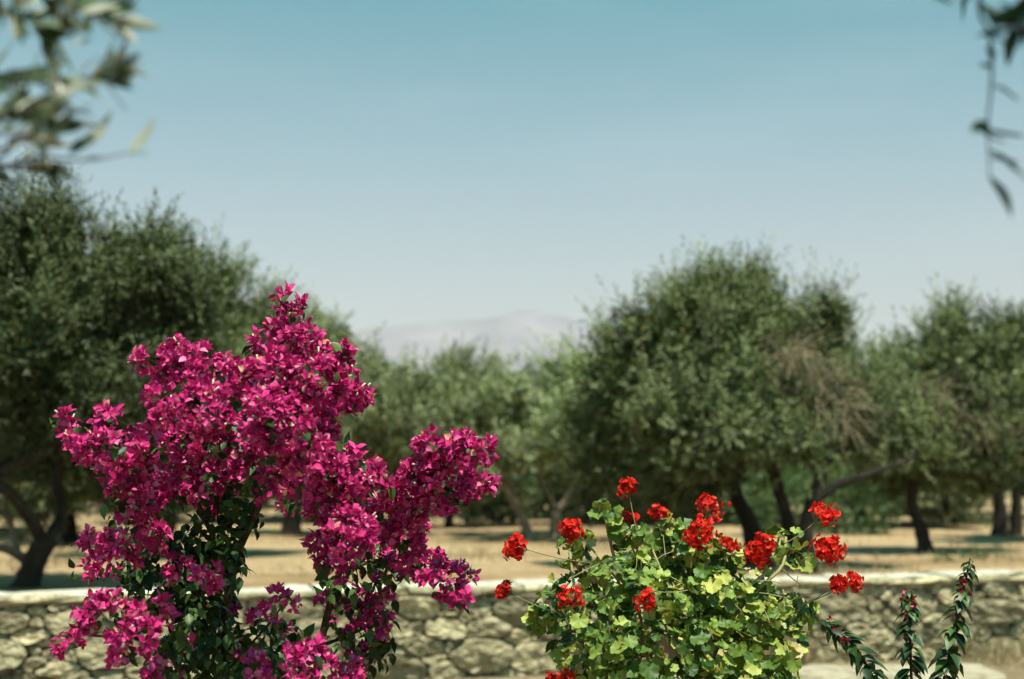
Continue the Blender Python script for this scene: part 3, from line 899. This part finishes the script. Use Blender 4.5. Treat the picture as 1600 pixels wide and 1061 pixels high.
def frames(axis, spin, forward=None):
    """rotation matrices (n,3,3) whose columns are x, y, z with z = axis; y near forward if given"""
    z = unit(axis)
    ref = forward if forward is not None else np.stack([np.cos(spin), np.sin(spin), 0.37 * np.sin(3 * spin)], 1)
    y = unit(ref - (ref * z).sum(1, keepdims=True) * z)
    x = np.cross(y, z)
    return np.stack([x, y, z], 2)

def place(parent, name, mass_name, variants, pos, rot, scale, vis, mats, mass_mat, which=None, limit=300):
    """variants: list of (V, F). The pieces listed in vis (most visible first) become parts; the others one joined part"""
    n = len(pos)
    vis = list(vis)[:limit]
    vset = set(vis)
    meshes = [np_mesh(name, V, F_, m_, True) for (V, F_), m_ in zip(variants, mats)]
    if which is None: which = rng.integers(0, len(variants), n)
    base = np.array(parent.location)
    for i in vis:
        o = bpy.data.objects.new(name, meshes[which[i]]); col.objects.link(o); o.parent = parent
        m4 = Matrix(((rot[i] * scale[i]).tolist())).to_4x4()
        m4.translation = Vector(pos[i] - base)
        o.matrix_local = m4
    Vs, Fs, off = [], [], 0
    for k, (V, F_) in enumerate(variants):
        sel = np.array([i for i in range(n) if which[i] == k and i not in vset], dtype=int)
        if not len(sel): continue
        W = np.einsum('nij,vj->nvi', rot[sel] * scale[sel][:, None, None], V) + pos[sel][:, None, :]
        Fs.append((F_[None] + (np.arange(len(sel)) * len(V))[:, None, None]).reshape(-1, F_.shape[1]) + off)
        Vs.append(W.reshape(-1, 3)); off += W.shape[0] * W.shape[1]
    if Vs:
        child(mass_name, np_mesh(mass_name, np.vstack(Vs), np.vstack(Fs), mass_mat, True), parent, 'stuff')

def front_most(pos, cell, limit):
    """the pieces nearest the camera in each little patch of the view, in view only"""
    px, py, dep = project(pos)
    best = {}
    for i in range(len(pos)):
        if not (-20 < px[i] < 1620 and -20 < py[i] < 1080): continue
        k = (int(px[i] // cell), int(py[i] // cell))
        if k not in best or dep[i] < dep[best[k]]: best[k] = i
    ids = sorted(best.values(), key=lambda i: dep[i])
    if len(ids) > limit:
        ids = [ids[int(j)] for j in np.linspace(0, len(ids) - 1, limit)]
    return ids

SUNV = np.array(to_sun)
TOCAM = np.array((0, -1.0, 0.15))

# ------------------------------------------------------------------ bougainvillea
BD = 4.15
boug = thing('bougainvillea', (-0.80, BD, 0.0), 'tall bougainvillea bush covered in magenta bracts', 'bush')
# clusters of bracts: x, y, rx, ry in the view, depth offset (m), flower density
BC = [(450, 470, 22, 20, .0, 1), (457, 492, 26, 18, .02, 1), (436, 512, 13, 16, .02, 1), (470, 540, 62, 34, .0, 1.1), (398, 552, 22, 20, -.02, .9), (520, 548, 24, 36, .05, 1),
      (245, 565, 34, 24, -.05, 1), (290, 565, 42, 30, -.05, 1.1), (345, 590, 52, 30, -.08, 1.1), (275, 598, 22, 20, -.05, .9), (385, 600, 40, 36, -.02, 1.1),
      (545, 610, 36, 34, .0, 1.1), (490, 600, 52, 50, -.10, 1.1), (430, 600, 50, 55, -.10, 1.1), (500, 650, 40, 34, -.06, 1),
      (265, 640, 38, 34, -.12, 1.1), (315, 640, 48, 38, -.15, 1.1), (300, 690, 54, 44, .10, .9), (430, 660, 62, 50, -.16, 1.1), (370, 690, 60, 50, .12, .9),
      (105, 662, 24, 14, -.05, .9), (172, 655, 24, 20, -.02, 1), (140, 690, 34, 26, -.08, 1), (185, 705, 42, 26, -.06, 1), (228, 700, 30, 32, .0, 1), (190, 740, 46, 32, -.05, .9),
      (215, 785, 42, 36, -.05, .9), (270, 760, 50, 44, .06, .9), (330, 765, 50, 48, .14, .8), (155, 850, 34, 22, -.05, .9), (130, 885, 26, 20, -.02, .7), (215, 845, 46, 34, .0, .8), (180, 880, 34, 26, .0, .7),
      (420, 740, 50, 50, .06, .9), (480, 715, 42, 44, -.10, 1), (545, 735, 50, 34, -.12, 1.1), (590, 755, 34, 36, -.05, 1), (510, 790, 52, 36, -.10, 1), (470, 775, 30, 40, -.04, .9), (545, 835, 46, 38, -.15, 1.1), (505, 855, 32, 28, -.10, 1), (525, 880, 38, 18, -.12, .9),
      (690, 700, 48, 24, .0, 1.2), (735, 705, 48, 26, -.02, 1.2), (665, 735, 40, 40, -.04, 1.2), (745, 740, 34, 40, .0, 1), (700, 765, 48, 40, -.02, 1.1), (640, 775, 36, 38, .0, 1.1), (605, 805, 44, 40, .0, 1), (640, 840, 34, 40, .04, 1),
      (600, 880, 48, 30, .06, .9), (655, 880, 42, 26, .0, 1), (695, 905, 38, 32, -.05, 1.2), (720, 932, 18, 14, -.05, 1),
      (540, 940, 50, 26, .05, .8), (590, 955, 42, 36, .0, .9), (560, 1000, 44, 26, .05, .8), (580, 1030, 30, 22, .02, .8), (480, 1035, 46, 34, -.15, 1.1), (530, 1055, 40, 20, -.1, .9),
      (165, 965, 48, 30, -.18, 1.1), (205, 1000, 50, 36, -.20, 1.1), (105, 1003, 22, 13, -.15, .9), (235, 965, 30, 26, -.15, .8), (300, 905, 46, 26, -.05, .8), (270, 890, 36, 22, .0, .6),
      (395, 1042, 30, 20, -.12, .8), (440, 940, 32, 18, -.05, .35), (420, 970, 30, 24, -.02, .3), (330, 950, 40, 40, .05, .25), (350, 1010, 50, 40, .0, .25), (260, 1050, 50, 26, -.05, .3), (430, 1060, 40, 24, -.1, .7)]
pos, axs, lpos, laxs = [], [], [], []
for (px, py, rx, ry, dz, dn) in BC:
    # the bush leans out above and falls back below, apart from its forward lower sprays
    D = BD + dz * 2.0 + (-0.13 if py < 720 else (0.16 if dz > -0.04 and py > 860 else 0.0))
    c, r = blob(px, py, rx * 0.83, ry * 0.83, D)
    r[1] = max(r[1], 0.05)
    area = rx * ry
    ns = max(4, int(dn * (1.0 if py < 860 else 0.72) * area / 84))          # little pompoms: flowers set round the end of a twig
    sd = rand_dirs(ns)
    sp = c + sd * r * (rng.uniform(0.35, 1.0, ns) ** 0.4)[:, None]
    k = rng.integers(5, 10, ns)
    w = np.repeat(np.arange(ns), k); n = len(w)
    ax_ = unit(sd[w] * 0.6 + np.array((0, -0.15, 0.30)) + rng.normal(0, 0.62, (n, 3)))
    pos.append(sp[w] + ax_ * rng.uniform(0.004, 0.022, n)[:, None] + rng.normal(0, 0.004, (n, 3))); axs.append(ax_)
    m = max(5, int(area / 150 * (2.0 if dn < 0.5 else 1.0)))
    dd = rand_dirs(m)
    lpos.append(c + dd * r * (rng.uniform(0.1, 1.0, m) ** 0.6)[:, None] * 1.0); laxs.append(unit(dd + np.array((0, 0, 0.5)) + rng.normal(0, 0.5, (m, 3))))
# dark leafy interior and leafy lower part
for (px, py, rx, ry, D, m) in [(330, 740, 90, 100, 4.5, 170), (450, 700, 90, 90, 4.5, 120), (310, 930, 60, 90, 4.42, 320), (340, 1030, 120, 60, 4.4, 420), (320, 850, 60, 50, 4.38, 180), (370, 800, 46, 50, 4.38, 120), (240, 900, 50, 60, 4.36, 120), (560, 900, 80, 60, 4.35, 130), (570, 1000, 60, 60, 4.35, 120),
                              (220, 800, 60, 80, 4.35, 120), (430, 1010, 60, 50, 4.3, 90), (350, 880, 34, 50, 4.25, 90), (320, 990, 50, 60, 4.25, 120), (400, 1045, 60, 30, 4.15, 90), (600, 820, 60, 60, 4.35, 70), (200, 940, 70, 60, 4.35, 90), (330, 1160, 150, 90, 4.2, 260), (500, 1150, 90, 80, 4.2, 120)]:
    c, r = blob(px, py, rx, ry, D)
    dd = rand_dirs(m)
    lpos.append(c + dd * r * (rng.uniform(0.1, 1.0, m) ** 0.5)[:, None]); laxs.append(unit(dd * 0.5 + np.array((0, 0, 0.5)) + rng.normal(0, 0.6, (m, 3))))
pos = np.vstack(pos); axs = np.vstack(axs); lpos = np.vstack(lpos); laxs = np.vstack(laxs)
bv = [bract_tri(o_, 40 + i) for i, o_ in enumerate((22, 30, 38, 46, 56, 66, 34, 50))]
n = len(pos)
place(boug, 'flower', 'flower_mass', bv, pos, frames(axs, rng.uniform(0, 6.28, n)), rng.uniform(0.5, 1.15, n), front_most(pos, 22, 300), [M['bract']] * 8, M['bract'])
lv = [leaf_shape(0.042, 0.025, 0.3, 0.25, i) for i in range(4)]
n = len(lpos)
fw = unit(laxs * (1, 1, 0.2) + rng.normal(0, 0.4, (n, 3)) + np.array((0, 0, -0.35)))
place(boug, 'leaf', 'leaf_mass', lv, lpos, frames(laxs, None, fw), rng.uniform(0.6, 1.2, n), front_most(lpos, 24, 200), [M['boug_leaf']] * 4, M['boug_leaf'])
# little cream tubes in the flowers
sel = rng.choice(len(pos), 420, replace=False)
V, F_ = [], []
tv = np.array([(0.0022, 0, 0.004), (-0.0011, 0.0019, 0.004), (-0.0011, -0.0019, 0.004), (0.0028, 0, 0.022), (-0.0014, 0.0024, 0.022), (-0.0014, -0.0024, 0.022)])
tf = np.array([(0, 1, 4), (0, 4, 3), (1, 2, 5), (1, 5, 4), (2, 0, 3), (2, 3, 5), (3, 4, 5)])
rt = frames(axs[sel], rng.uniform(0, 6, len(sel)))
W = np.einsum('nij,vj->nvi', rt, tv) + pos[sel][:, None, :]
child('flower_tubes', np_mesh('flower_tubes', W.reshape(-1, 3), (tf[None] + (np.arange(len(sel)) * 6)[:, None, None]).reshape(-1, 3), M['cream']), boug, 'stuff')
# stems
gb = np.array((-0.80, BD + 0.05, -0.05))
stemsB = [([gb, at(355, 1400, 4.2), at(335, 1060, 4.2), at(345, 900, 4.2), at(395, 780, 4.2), at(440, 680, 4.15), at(455, 560, 4.15), at(447, 480, 4.15)], 0.024, 0.006),
          ([gb + (0.05, 0, 0), at(460, 1250, 4.2), at(485, 1040, 4.2), at(520, 900, 4.15), at(560, 830, 4.1), at(640, 760, 4.12), at(735, 705, 4.12)], 0.021, 0.005),
          ([at(345, 900, 4.2), at(290, 780, 4.2), at(300, 660, 4.05), at(250, 570, 4.05)], 0.010, 0.004),
          ([at(338, 1000, 4.2), at(240, 860, 4.15), at(200, 740, 4.05), at(105, 665, 4.05)], 0.010, 0.004),
          ([at(520, 900, 4.15), at(600, 880, 4.2), at(700, 915, 4.05)], 0.009, 0.004),
          ([gb + (-0.04, 0, 0), at(280, 1150, 4.1), at(220, 1020, 3.95), at(110, 1003, 3.92)], 0.012, 0.004),
          ([at(440, 680, 4.15), at(500, 620, 4.1), at(560, 600, 4.12)], 0.008, 0.003),
          ([at(490, 1020, 4.2), at(560, 990, 4.2), at(590, 950, 4.15)], 0.007, 0.003),
          ([at(335, 1060, 4.2), at(400, 990, 4.1), at(445, 930, 4.05)], 0.006, 0.003)]
for pts, r0, r1 in stemsB:
    child('stem', tubes_mesh('stem', [tube([np.array(q) + (0, 0.16, 0) for q in pts], r0 * 0.8, r1 * 0.8, 7, 18, 0.05)], M['woody']), boug)

# ------------------------------------------------------------------ geranium
GD = 4.55
ger = thing('geranium', (0.52, GD, 0.0), 'leafy green geranium bush with red flower heads', 'bush')
GC = [(950, 795, 26, 18, -.02), (962, 825, 22, 26, .0), (900, 850, 40, 24, .02), (905, 900, 48, 30, .0), (1000, 845, 46, 30, .0), (1050, 830, 40, 22, .02), (1100, 850, 50, 32, .0), (1135, 870, 36, 30, .02), (985, 900, 70, 40, -.06),
      (870, 950, 42, 32, .02), (850, 975, 26, 26, .05), (930, 965, 64, 44, -.08), (1030, 930, 70, 50, -.12), (1110, 930, 66, 50, -.10), (1170, 960, 60, 46, -.06), (1230, 960, 40, 36, .0), (1260, 950, 22, 26, .05), (900, 1010, 44, 40, .02),
      (1000, 1010, 90, 50, -.14), (1100, 1010, 90, 50, -.16), (1190, 1025, 66, 44, -.08), (1235, 1000, 28, 40, .0), (1228, 840, 28, 22, .0), (1240, 870, 22, 26, -.02), (1180, 910, 36, 26, .04), (1050, 1060, 140, 40, -.15), (940, 1060, 60, 40, -.05), (1050, 1130, 170, 70, -.1),
      (1060, 870, 60, 40, .05), (1180, 1080, 80, 50, -.05), (1000, 960, 130, 70, .10), (1130, 960, 120, 70, .10), (1050, 1040, 170, 60, .08), (1050, 890, 110, 40, .09)]
pos, axs = [], []
for (px, py, rx, ry, dz) in GC:
    c, r = blob(px, py, rx * 0.95, ry * 0.95, GD + dz * 2.1)
    n = max(7, int(rx * ry / 42))
    dd = rand_dirs(n)
    pos.append(c + dd * r * (rng.uniform(0.25, 1.0, n) ** 0.5)[:, None])
    axs.append(unit(dd * 0.55 + SUNV * 0.55 + np.array((0, -0.15, 0.1)) + rng.normal(0, 0.45, (n, 3))))
pos = np.vstack(pos); axs = np.vstack(axs)
n = len(pos)
gv = [round_leaf(0.0235, i) for i in range(8)]
mats = [M['ger_leaf']] * 8
which = rng.integers(0, 8, n)
fw = unit(axs * (1, 1, 0) + rng.normal(0, 0.5, (n, 3)) + np.array((0, 0, -0.5)))
rot = frames(axs, None, fw)
# yellow leaves on the right sprig, dry ones low on the left
px, py, dep = project(pos)
yel = (np.hypot(px - 1238, py - 890) < 24)
dry = (np.hypot(px - 850, py - 1018) < 22) | (np.hypot(px - 905, py - 880) < 15) | (rng.random(n) < 0.012)
sc = rng.uniform(0.45, 1.35, n)
gv2 = gv + [round_leaf(0.031, 50), round_leaf(0.028, 51)]
which = np.where(yel, 8, np.where(dry, 9, which))
mats = mats + [M['ger_yellow'], M['ger_dry']]
place(ger, 'leaf', 'leaf_mass', gv2, pos, rot, sc, front_most(pos, 19, 300), mats, M['ger_leaf'], which)
gb = np.array((0.52, GD, -0.05))
crown_c = at(1050, 1120, GD)
stemsG = [([gb, at(1040, 1500, GD), at(1010, 1100, GD), at(985, 980, GD - .05), at(950, 830, GD), at(945, 790, GD)], 0.016, 0.005),
          ([gb + (.03, 0, 0), at(1080, 1400, GD), at(1090, 1050, GD), at(1100, 930, GD - .08), at(1105, 860, GD)], 0.016, 0.006),
          ([at(1085, 1120, GD), at(1130, 990, GD - .05), at(1180, 925, GD - .12), at(1222, 885, GD - .1), at(1228, 840, GD)], 0.010, 0.006),
          ([at(1075, 1150, GD), at(1110, 960, GD - .1), at(1165, 920, GD - .16), at(1205, 888, GD - .13)], 0.008, 0.005),
          ([gb + (-.03, 0, 0), at(980, 1300, GD), at(930, 1050, GD), at(900, 930, GD - .1), at(890, 860, GD)], 0.012, 0.005),
          ([at(1000, 1050, GD), at(1000, 960, GD - .1), at(960, 900, GD - .12), at(918, 850, GD)], 0.008, 0.004),
          ([at(1060, 1080, GD), at(1190, 1000, GD), at(1250, 950, GD)], 0.009, 0.004),
          ([at(1040, 1080, GD - .1), at(1050, 980, GD - .2), at(1035, 900, GD - .17), at(1020, 860, GD - .08)], 0.007, 0.004)]
for pts, r0, r1 in stemsG:
    child('stem', tubes_mesh('stem', [tube(pts, r0 * 0.75, r1 * 0.75, 7, 18, 0.04)], M['stem_tan']), ger)
# bare dry petioles poking through the leaves
tw = []
for _ in range(46):
    a = at(rng.uniform(870, 1250), rng.uniform(870, 1060), GD - rng.uniform(0.1, 0.32))
    d = unit(rng.normal(0, 1, 3) * (1, 0.5, 0.8)); ln = rng.uniform(0.05, 0.13)
    tw.append(tube([a, a + d * ln * 0.5 + rng.normal(0, 0.006, 3), a + d * ln], 0.0018, 0.0012, 4, 4))
child('petioles', tubes_mesh('petioles', tw, M['stem_tan']), ger, 'stuff')

def floret(seed, L_=0.0115, W_=0.0105):
    """five petals round +Z"""
    r_ = random.Random(seed)
    V, F_ = [], []
    for b_ in range(5):
        a = b_ * 2 * math.pi / 5 + r_.gauss(0, 0.12); o_ = R(r_.uniform(48, 76))
        off = len(V)
        for t, w in ((0.05, 0.2), (0.55, 0.9), (0.85, 0.95), (1.03, 0.45)):
            for s in (-1, 1):
                rad = L_ * t * math.sin(o_); z = L_ * t * math.cos(o_) + r_.gauss(0, 0.0006)
                tx = s * W_ * 0.5 * w
                V.append((rad * math.cos(a) - tx * math.sin(a), rad * math.sin(a) + tx * math.cos(a), z))
        for i in range(3):
            F_.append((off + 2 * i, off + 2 * i + 1, off + 2 * i + 3, off + 2 * i + 2))
    return np.array(V), np.array(F_)
FLV = [floret(i) for i in range(5)]
FLM = [np_mesh('floret', V, F_, M['petal']) for V, F_ in FLV]
FLO = [np_mesh('floret', V, F_, M['petal_old']) for V, F_ in FLV]
# heads: x, y, radius in the view, depth, fullness, stalk start (x, y), old?
GH = [(789, 924, 16, 4.52, .75, (880, 960), 0), (809, 856, 20, 4.5, .8, (925, 880), 0), (892, 831, 20, 4.42, 1, (905, 900), 0), (981, 765, 17, 4.55, .75, (1000, 850), 0), (981, 813, 15, 4.6, .8, (990, 870), 0),
      (1033, 805, 16, 4.6, .8, (1040, 870), 0), (1108, 790, 25, 4.6, .55, (1085, 860), 1), (1093, 834, 24, 4.35, 1.1, (1090, 900), 0), (1136, 852, 14, 4.5, .8, (1130, 900), 0), (1187, 859, 24, 4.38, 1, (1140, 864), 0),
      (1287, 806, 21, 4.5, 1, (1225, 850), 0), (1294, 858, 23, 4.42, 1.1, (1240, 870), 0), (1310, 912, 17, 4.4, .9, (1245, 950), 0), (1333, 908, 16, 4.46, .9, (1250, 945), 0), (888, 934, 20, 4.2, .5, (900, 990), 1),
      (1010, 940, 15, 4.05, .8, (1020, 990), 0), (885, 1062, 14, 4.35, .7, (900, 1090), 0), (862, 1060, 10, 4.4, .5, (890, 1090), 1)]
for hi, (px, py, r, D, full, st, old) in enumerate(GH):
    c = at(px, py, D); rad = r * D / FPX
    s0 = at(st[0], st[1], GD - 0.05)
    neck = c - unit(c - s0) * rad * 0.75 if True else c
    n = int(84 * full * (r / 20.0) ** 1.3)
    stalk_dir = unit(c - s0)
    dd = rand_dirs(n * 2)
    dd = dd[(dd @ stalk_dir) > rng.uniform(-0.75, -0.25)][:n]; n = len(dd)
    lump = 1 + 0.28 * np.sin(dd @ rng.normal(0, 2.2, 3) + rng.uniform(0, 6))
    fp = c + dd * rad * (rng.uniform(0.35, 0.95, n) * lump)[:, None] * rng.uniform(0.85, 1.12, 3)
    fa = unit(dd + rng.normal(0, 0.22, (n, 3)))
    fr_ = frames(fa, rng.uniform(0, 6.28, n))
    tw = [tube([s0, (s0 + neck) / 2 + np.array((0, 0, -0.006)), neck], 0.0018, 0.0015, 5, 8)]
    for q in fp[:18]:
        tw.append(tube([neck, (neck + q) / 2 + (q - c) * 0.2, q], 0.0008, 0.0006, 3, 3))
    head = child('flower_head', tubes_mesh('flower_head', tw, M['stem_green']), ger)
    facing = np.argsort(fp[:, 1])
    W = []
    vis = facing[:16]
    for i in vis:
        k = int(rng.integers(0, 5))
        o = bpy.data.objects.new('floret', (FLO if old and rng.random() < 0.5 else FLM)[k]); col.objects.link(o); o.parent = head
        m4 = Matrix((fr_[i] * rng.uniform(0.85, 1.15)).tolist()).to_4x4(); m4.translation = Vector(fp[i])
        o.matrix_local = m4
    Vs, Fs, off = [], [], 0
    for i in facing[16:]:
        V, F_ = FLV[int(rng.integers(0, 5))]
        Vs.append(V @ fr_[i].T + fp[i]); Fs.append(F_ + off); off += len(V)
    if Vs:
        o = link('floret_mass', np_mesh('floret_mass', np.vstack(Vs), np.vstack(Fs), M['petal']), head); o['kind'] = 'stuff'

# ------------------------------------------------------------------ leafy shoots at the lower right
def shoot(label, pts, nl, flowers, D, size=1.0):
    P = [at(x, y, D) for x, y in pts]
    base = P[0].copy(); base[2] = 0.0
    root = thing('flowering_shoot', tuple(base), label, 'plant', 'leafy flowering shoots')
    full = [base + (0, 0, -0.03), (base + P[0]) / 2 + (0.01, 0, 0)] + P
    child('stem', tubes_mesh('stem', [tube(full, 0.006, 0.003, 6, 26)], M['woody']), root)
    path = smooth_path(P, 200)
    tan = unit(np.gradient(path, axis=0))
    nl = int(nl * 1.35); t = np.clip(np.linspace(0.0, 0.985, nl) + rng.normal(0, 0.012, nl), 0, 0.99)
    i = (t * 199).astype(int)
    ang = np.arange(nl) * 2.4 + rng.normal(0, 0.5, nl)
    a = unit(np.cross(tan[i], np.array((0.2, 1, 0.1)))); b_ = np.cross(tan[i], a)
    rad = a * np.cos(ang)[:, None] + b_ * np.sin(ang)[:, None]
    fw_ = unit(rad * 0.9 + tan[i] * 0.15 + np.array((0, 0, -0.35)) + rng.normal(0, 0.3, (nl, 3)))
    up_ = unit(tan[i] * 0.8 + rad * 0.4 + np.array((0, 0, 0.3)))
    s_ = (1.05 - 0.6 * t) * rng.uniform(0.6, 1.3, nl) * size
    s_[t > 0.93] *= 0.8
    vs_ = [leaf_shape(0.066, 0.038, 0.3, 0.4, 70 + k) for k in range(3)]
    place(root, 'leaf', 'leaf_mass', vs_, path[i] + rad * 0.004, frames(up_, None, fw_), s_, range(nl), [M['shoot_leaf']] * 3, M['shoot_leaf'], None, 300)
    if flowers:
        ft = np.array([f[0] for f in flowers]); fi = (ft * 199).astype(int); fa = np.array([f[1] for f in flowers])
        rr = a[np.clip((ft * nl).astype(int), 0, nl - 1)] * np.cos(fa)[:, None] + b_[np.clip((ft * nl).astype(int), 0, nl - 1)] * np.sin(fa)[:, None]
        rr = unit(rr + np.array((0, -0.5, 0)))
        fv = [bract_tri(50, 90, 0.016, 0.014), bract_tri(30, 91, 0.014, 0.012)]
        nf = len(fi)
        place(root, 'flower', 'flower_mass', fv, path[fi] + rr * 0.016, frames(rr, rng.uniform(0, 6, nf)), rng.uniform(0.8, 1.15, nf), range(nf), [M['crimson']] * 2, M['crimson'])
shoot('arching leafy shoot bending left beside the geranium', [(1385, 1110), (1362, 1055), (1335, 1010), (1305, 985), (1284, 968)], 62, [(0.62, 1.0), (0.75, 2), (0.9, 4)], 4.35)
shoot('short upright leafy shoot with small crimson flowers at its tip', [(1426, 1130), (1424, 1060), (1422, 1000), (1420, 950), (1418, 922)], 66, [(0.70, 1), (0.78, 4), (0.84, 0.5), (0.88, 3), (0.93, 5), (0.80, 2)], 4.5)
shoot('tall upright leafy shoot with few magenta flowers, rightmost of the three', [(1462, 1130), (1478, 1050), (1492, 980), (1507, 915), (1516, 872)], 84, [(0.62, 4.2), (0.65, 3.6), (0.72, 0.5), (0.78, 1.0), (0.70, 3.2)], 4.6, 1.12)

# ------------------------------------------------------------------ olive sprays hanging into the picture
OLV = [leaf_shape(0.062, 0.018, 0.25, d, 120 + i) for i, d in enumerate((0.05, 0.15, -0.1, 0.2))]
M['olive_near'] = leaf_mat('olive_leaf_near', [(0, (0.025, 0.04, 0.014)), (0.7, (0.05, 0.07, 0.025)), (1, (0.09, 0.11, 0.045))], back=(0.42, 0.40, 0.32), trans=0.08, rough=0.4, spec=0.5, tcol=(1.1, 1.2, 0.5))

def spray(label, base, trunk_pts, twigs, D0, lean, extra=(), crown=(), dark=0.78):
    """twigs: list of (pixel path, depth, number of leaf pairs)"""
    root = thing('overhanging_olive', tuple(base), label, 'tree')
    child('trunk', tubes_mesh('trunk', [tube([np.array(base) + (0, 0, -0.1)] + [np.array(q) for q in trunk_pts], 0.10, 0.02, 9, 18, 0.05, 0.4)], M['bark']), root)
    V, F_ = 0, 0
    if crown:
        child('crown', crown_mesh(*crown_leaves([(np.array(c), np.array(r)) for c, r in crown], 700, leaf_len=0.06, leaf_w=0.018, clump=0.16), M['olive']), root, 'stuff')
    LP, LF, LU, LS = [], [], [], []
    for pts, D, nl in twigs:
        nl = int(nl * 2.1)
        P = [np.array(trunk_pts[-1])] + [at(x, y, D) for x, y in pts]
        child('twig', tubes_mesh('twig', [tube(P, 0.0035, 0.0009, 5, 16)], M['bark']), root)
        path = smooth_path(P[1:], 100)
        tan = unit(np.gradient(path, axis=0))
        for j in range(nl):
            for s in (-1, 1):
                t = (j + 0.5) / nl
                i = int(t * 99)
                sd = unit(np.cross(tan[i], np.array((0, 1, 0))))
                if j % 2: sd = unit(np.cross(tan[i], sd))
                fw_ = unit(tan[i] * 0.8 + s * sd * 0.7 + np.array(lean) + rng.normal(0, 0.18, 3))
                LP.append(path[i]); LF.append(fw_); LU.append(unit(rng.normal(0, 1, 3) * 0.5 + np.array((0, -0.45, 0.35)) * (1 if rng.random() < dark else -1))); LS.append(rng.uniform(0.7, 1.1))
    for (px, py, dx, dy, D, up_) in extra:
        if dark > 0.85: dx, dy = dx * 1.4, dy * 1.4
        a = at(px, py, D); e = at(px + dx, py + dy, D - 0.01)
        LP.append(a); LF.append(unit(e - a)); LU.append(np.array(up_, float)); LS.append(np.linalg.norm(e - a) / 0.062)
    LP, LF, LU, LS = map(np.array, (LP, LF, LU, LS))
    place(root, 'leaf', 'leaf_mass', OLV, LP, frames(LU, None, LF), LS, range(len(LP)), [M['olive_near']] * 4, M['olive_near'])

LD = 1.75
FACE = (0.2, 1.0, -0.3)                     # upper side turned away: the pale underside shows
spray('blurred olive branch with pale leaf undersides hanging in at the upper left', (-1.75, 2.0, 0),
      [(-1.68, 1.92, 1.0), (-1.45, 1.8, 1.9), (-1.15, 1.75, 2.42)],
      [([(-30, -60), (60, -10), (130, 20), (185, 30)], LD, 9), ([(-40, -30), (40, 30), (85, 65)], LD + .05, 7), ([(-60, 120), (10, 130), (80, 125), (150, 118), (185, 108)], LD, 8),
       ([(-60, 170), (0, 180), (50, 165), (90, 150)], LD - .05, 6), ([(-60, 215), (20, 215), (70, 200), (100, 170)], LD, 5), ([(-60, 260), (0, 262), (50, 268), (78, 262)], LD + .05, 4), ([(-60, 240), (60, 245), (140, 250), (195, 240)], LD, 0)],
      LD, (0.30, 0.0, 0.25),
      extra=[(200, 240, 38, -58, LD, FACE), (195, 240, 36, -10, LD, (0, -.6, 1)), (128, 232, 44, -62, LD, FACE), (135, 245, 38, 30, LD, (0, -.5, 1)), (108, 240, 34, -70, LD, (0.3, -.6, .6)), (60, 220, 50, -58, LD, FACE), (5, 235, 34, -36, LD, FACE),
             (112, 66, 30, -8, LD, FACE), (165, 122, 22, -32, LD, FACE), (185, 118, 24, 5, LD, (0, -.6, 1)), (170, 20, 40, -18, LD, FACE), (155, 25, 32, 45, LD, (0, -.6, 1)), (180, 42, 34, 8, LD, (0, -.6, 1))])
DN = (0.3, -0.6, 0.7)
spray('thin dark olive twig hanging down at the upper right corner', (1.55, 2.2, 0),
      [(1.50, 2.1, 1.1), (1.25, 1.95, 2.0), (0.85, 1.75, 2.60)],
      [([(1600, -60), (1540, -20), (1530, 20), (1548, 60), (1549, 130), (1543, 190), (1545, 240), (1546, 280)], LD, 0), ([(1640, -40), (1600, 20), (1575, 50)], LD, 4), ([(1560, -40), (1505, 5)], LD, 0)],
      LD, (-0.1, 0.0, -0.4),
      extra=[(1500, 8, -62, 10, LD, DN), (1525, 0, 6, 50, LD, DN), (1549, 60, 36, -12, LD, DN), (1570, 20, 20, 45, LD, DN), (1545, 70, -8, 35, LD, DN), (1543, 190, -30, 38, LD, DN), (1515, 195, 26, 40, LD, DN), (1545, 205, 44, -20, LD, DN), (1543, 215, 16, -40, LD, DN),
             (1546, 235, 38, 38, LD, DN), (1548, 245, 36, -12, LD, DN), (1545, 275, 4, 62, LD, DN), (1560, 5, 50, 20, LD, DN), (1590, 30, -10, 50, LD, DN), (1600, 20, -45, 30, LD, DN), (1548, 130, 30, 26, LD, DN), (1548, 100, -24, 30, LD, DN)], crown=[((0.95, 1.6, 3.0), (0.4, 0.36, 0.2)), ((1.2, 1.8, 2.9), (0.5, 0.45, 0.3)), ((0.92, 1.65, 2.85), (0.2, 0.2, 0.1))], dark=0.95)  # unseen crown added above the view, sunward of the twig, to shade it
print('tris', sum(sum(len(p.vertices) - 2 for p in m.polygons) for m in bpy.data.meshes))
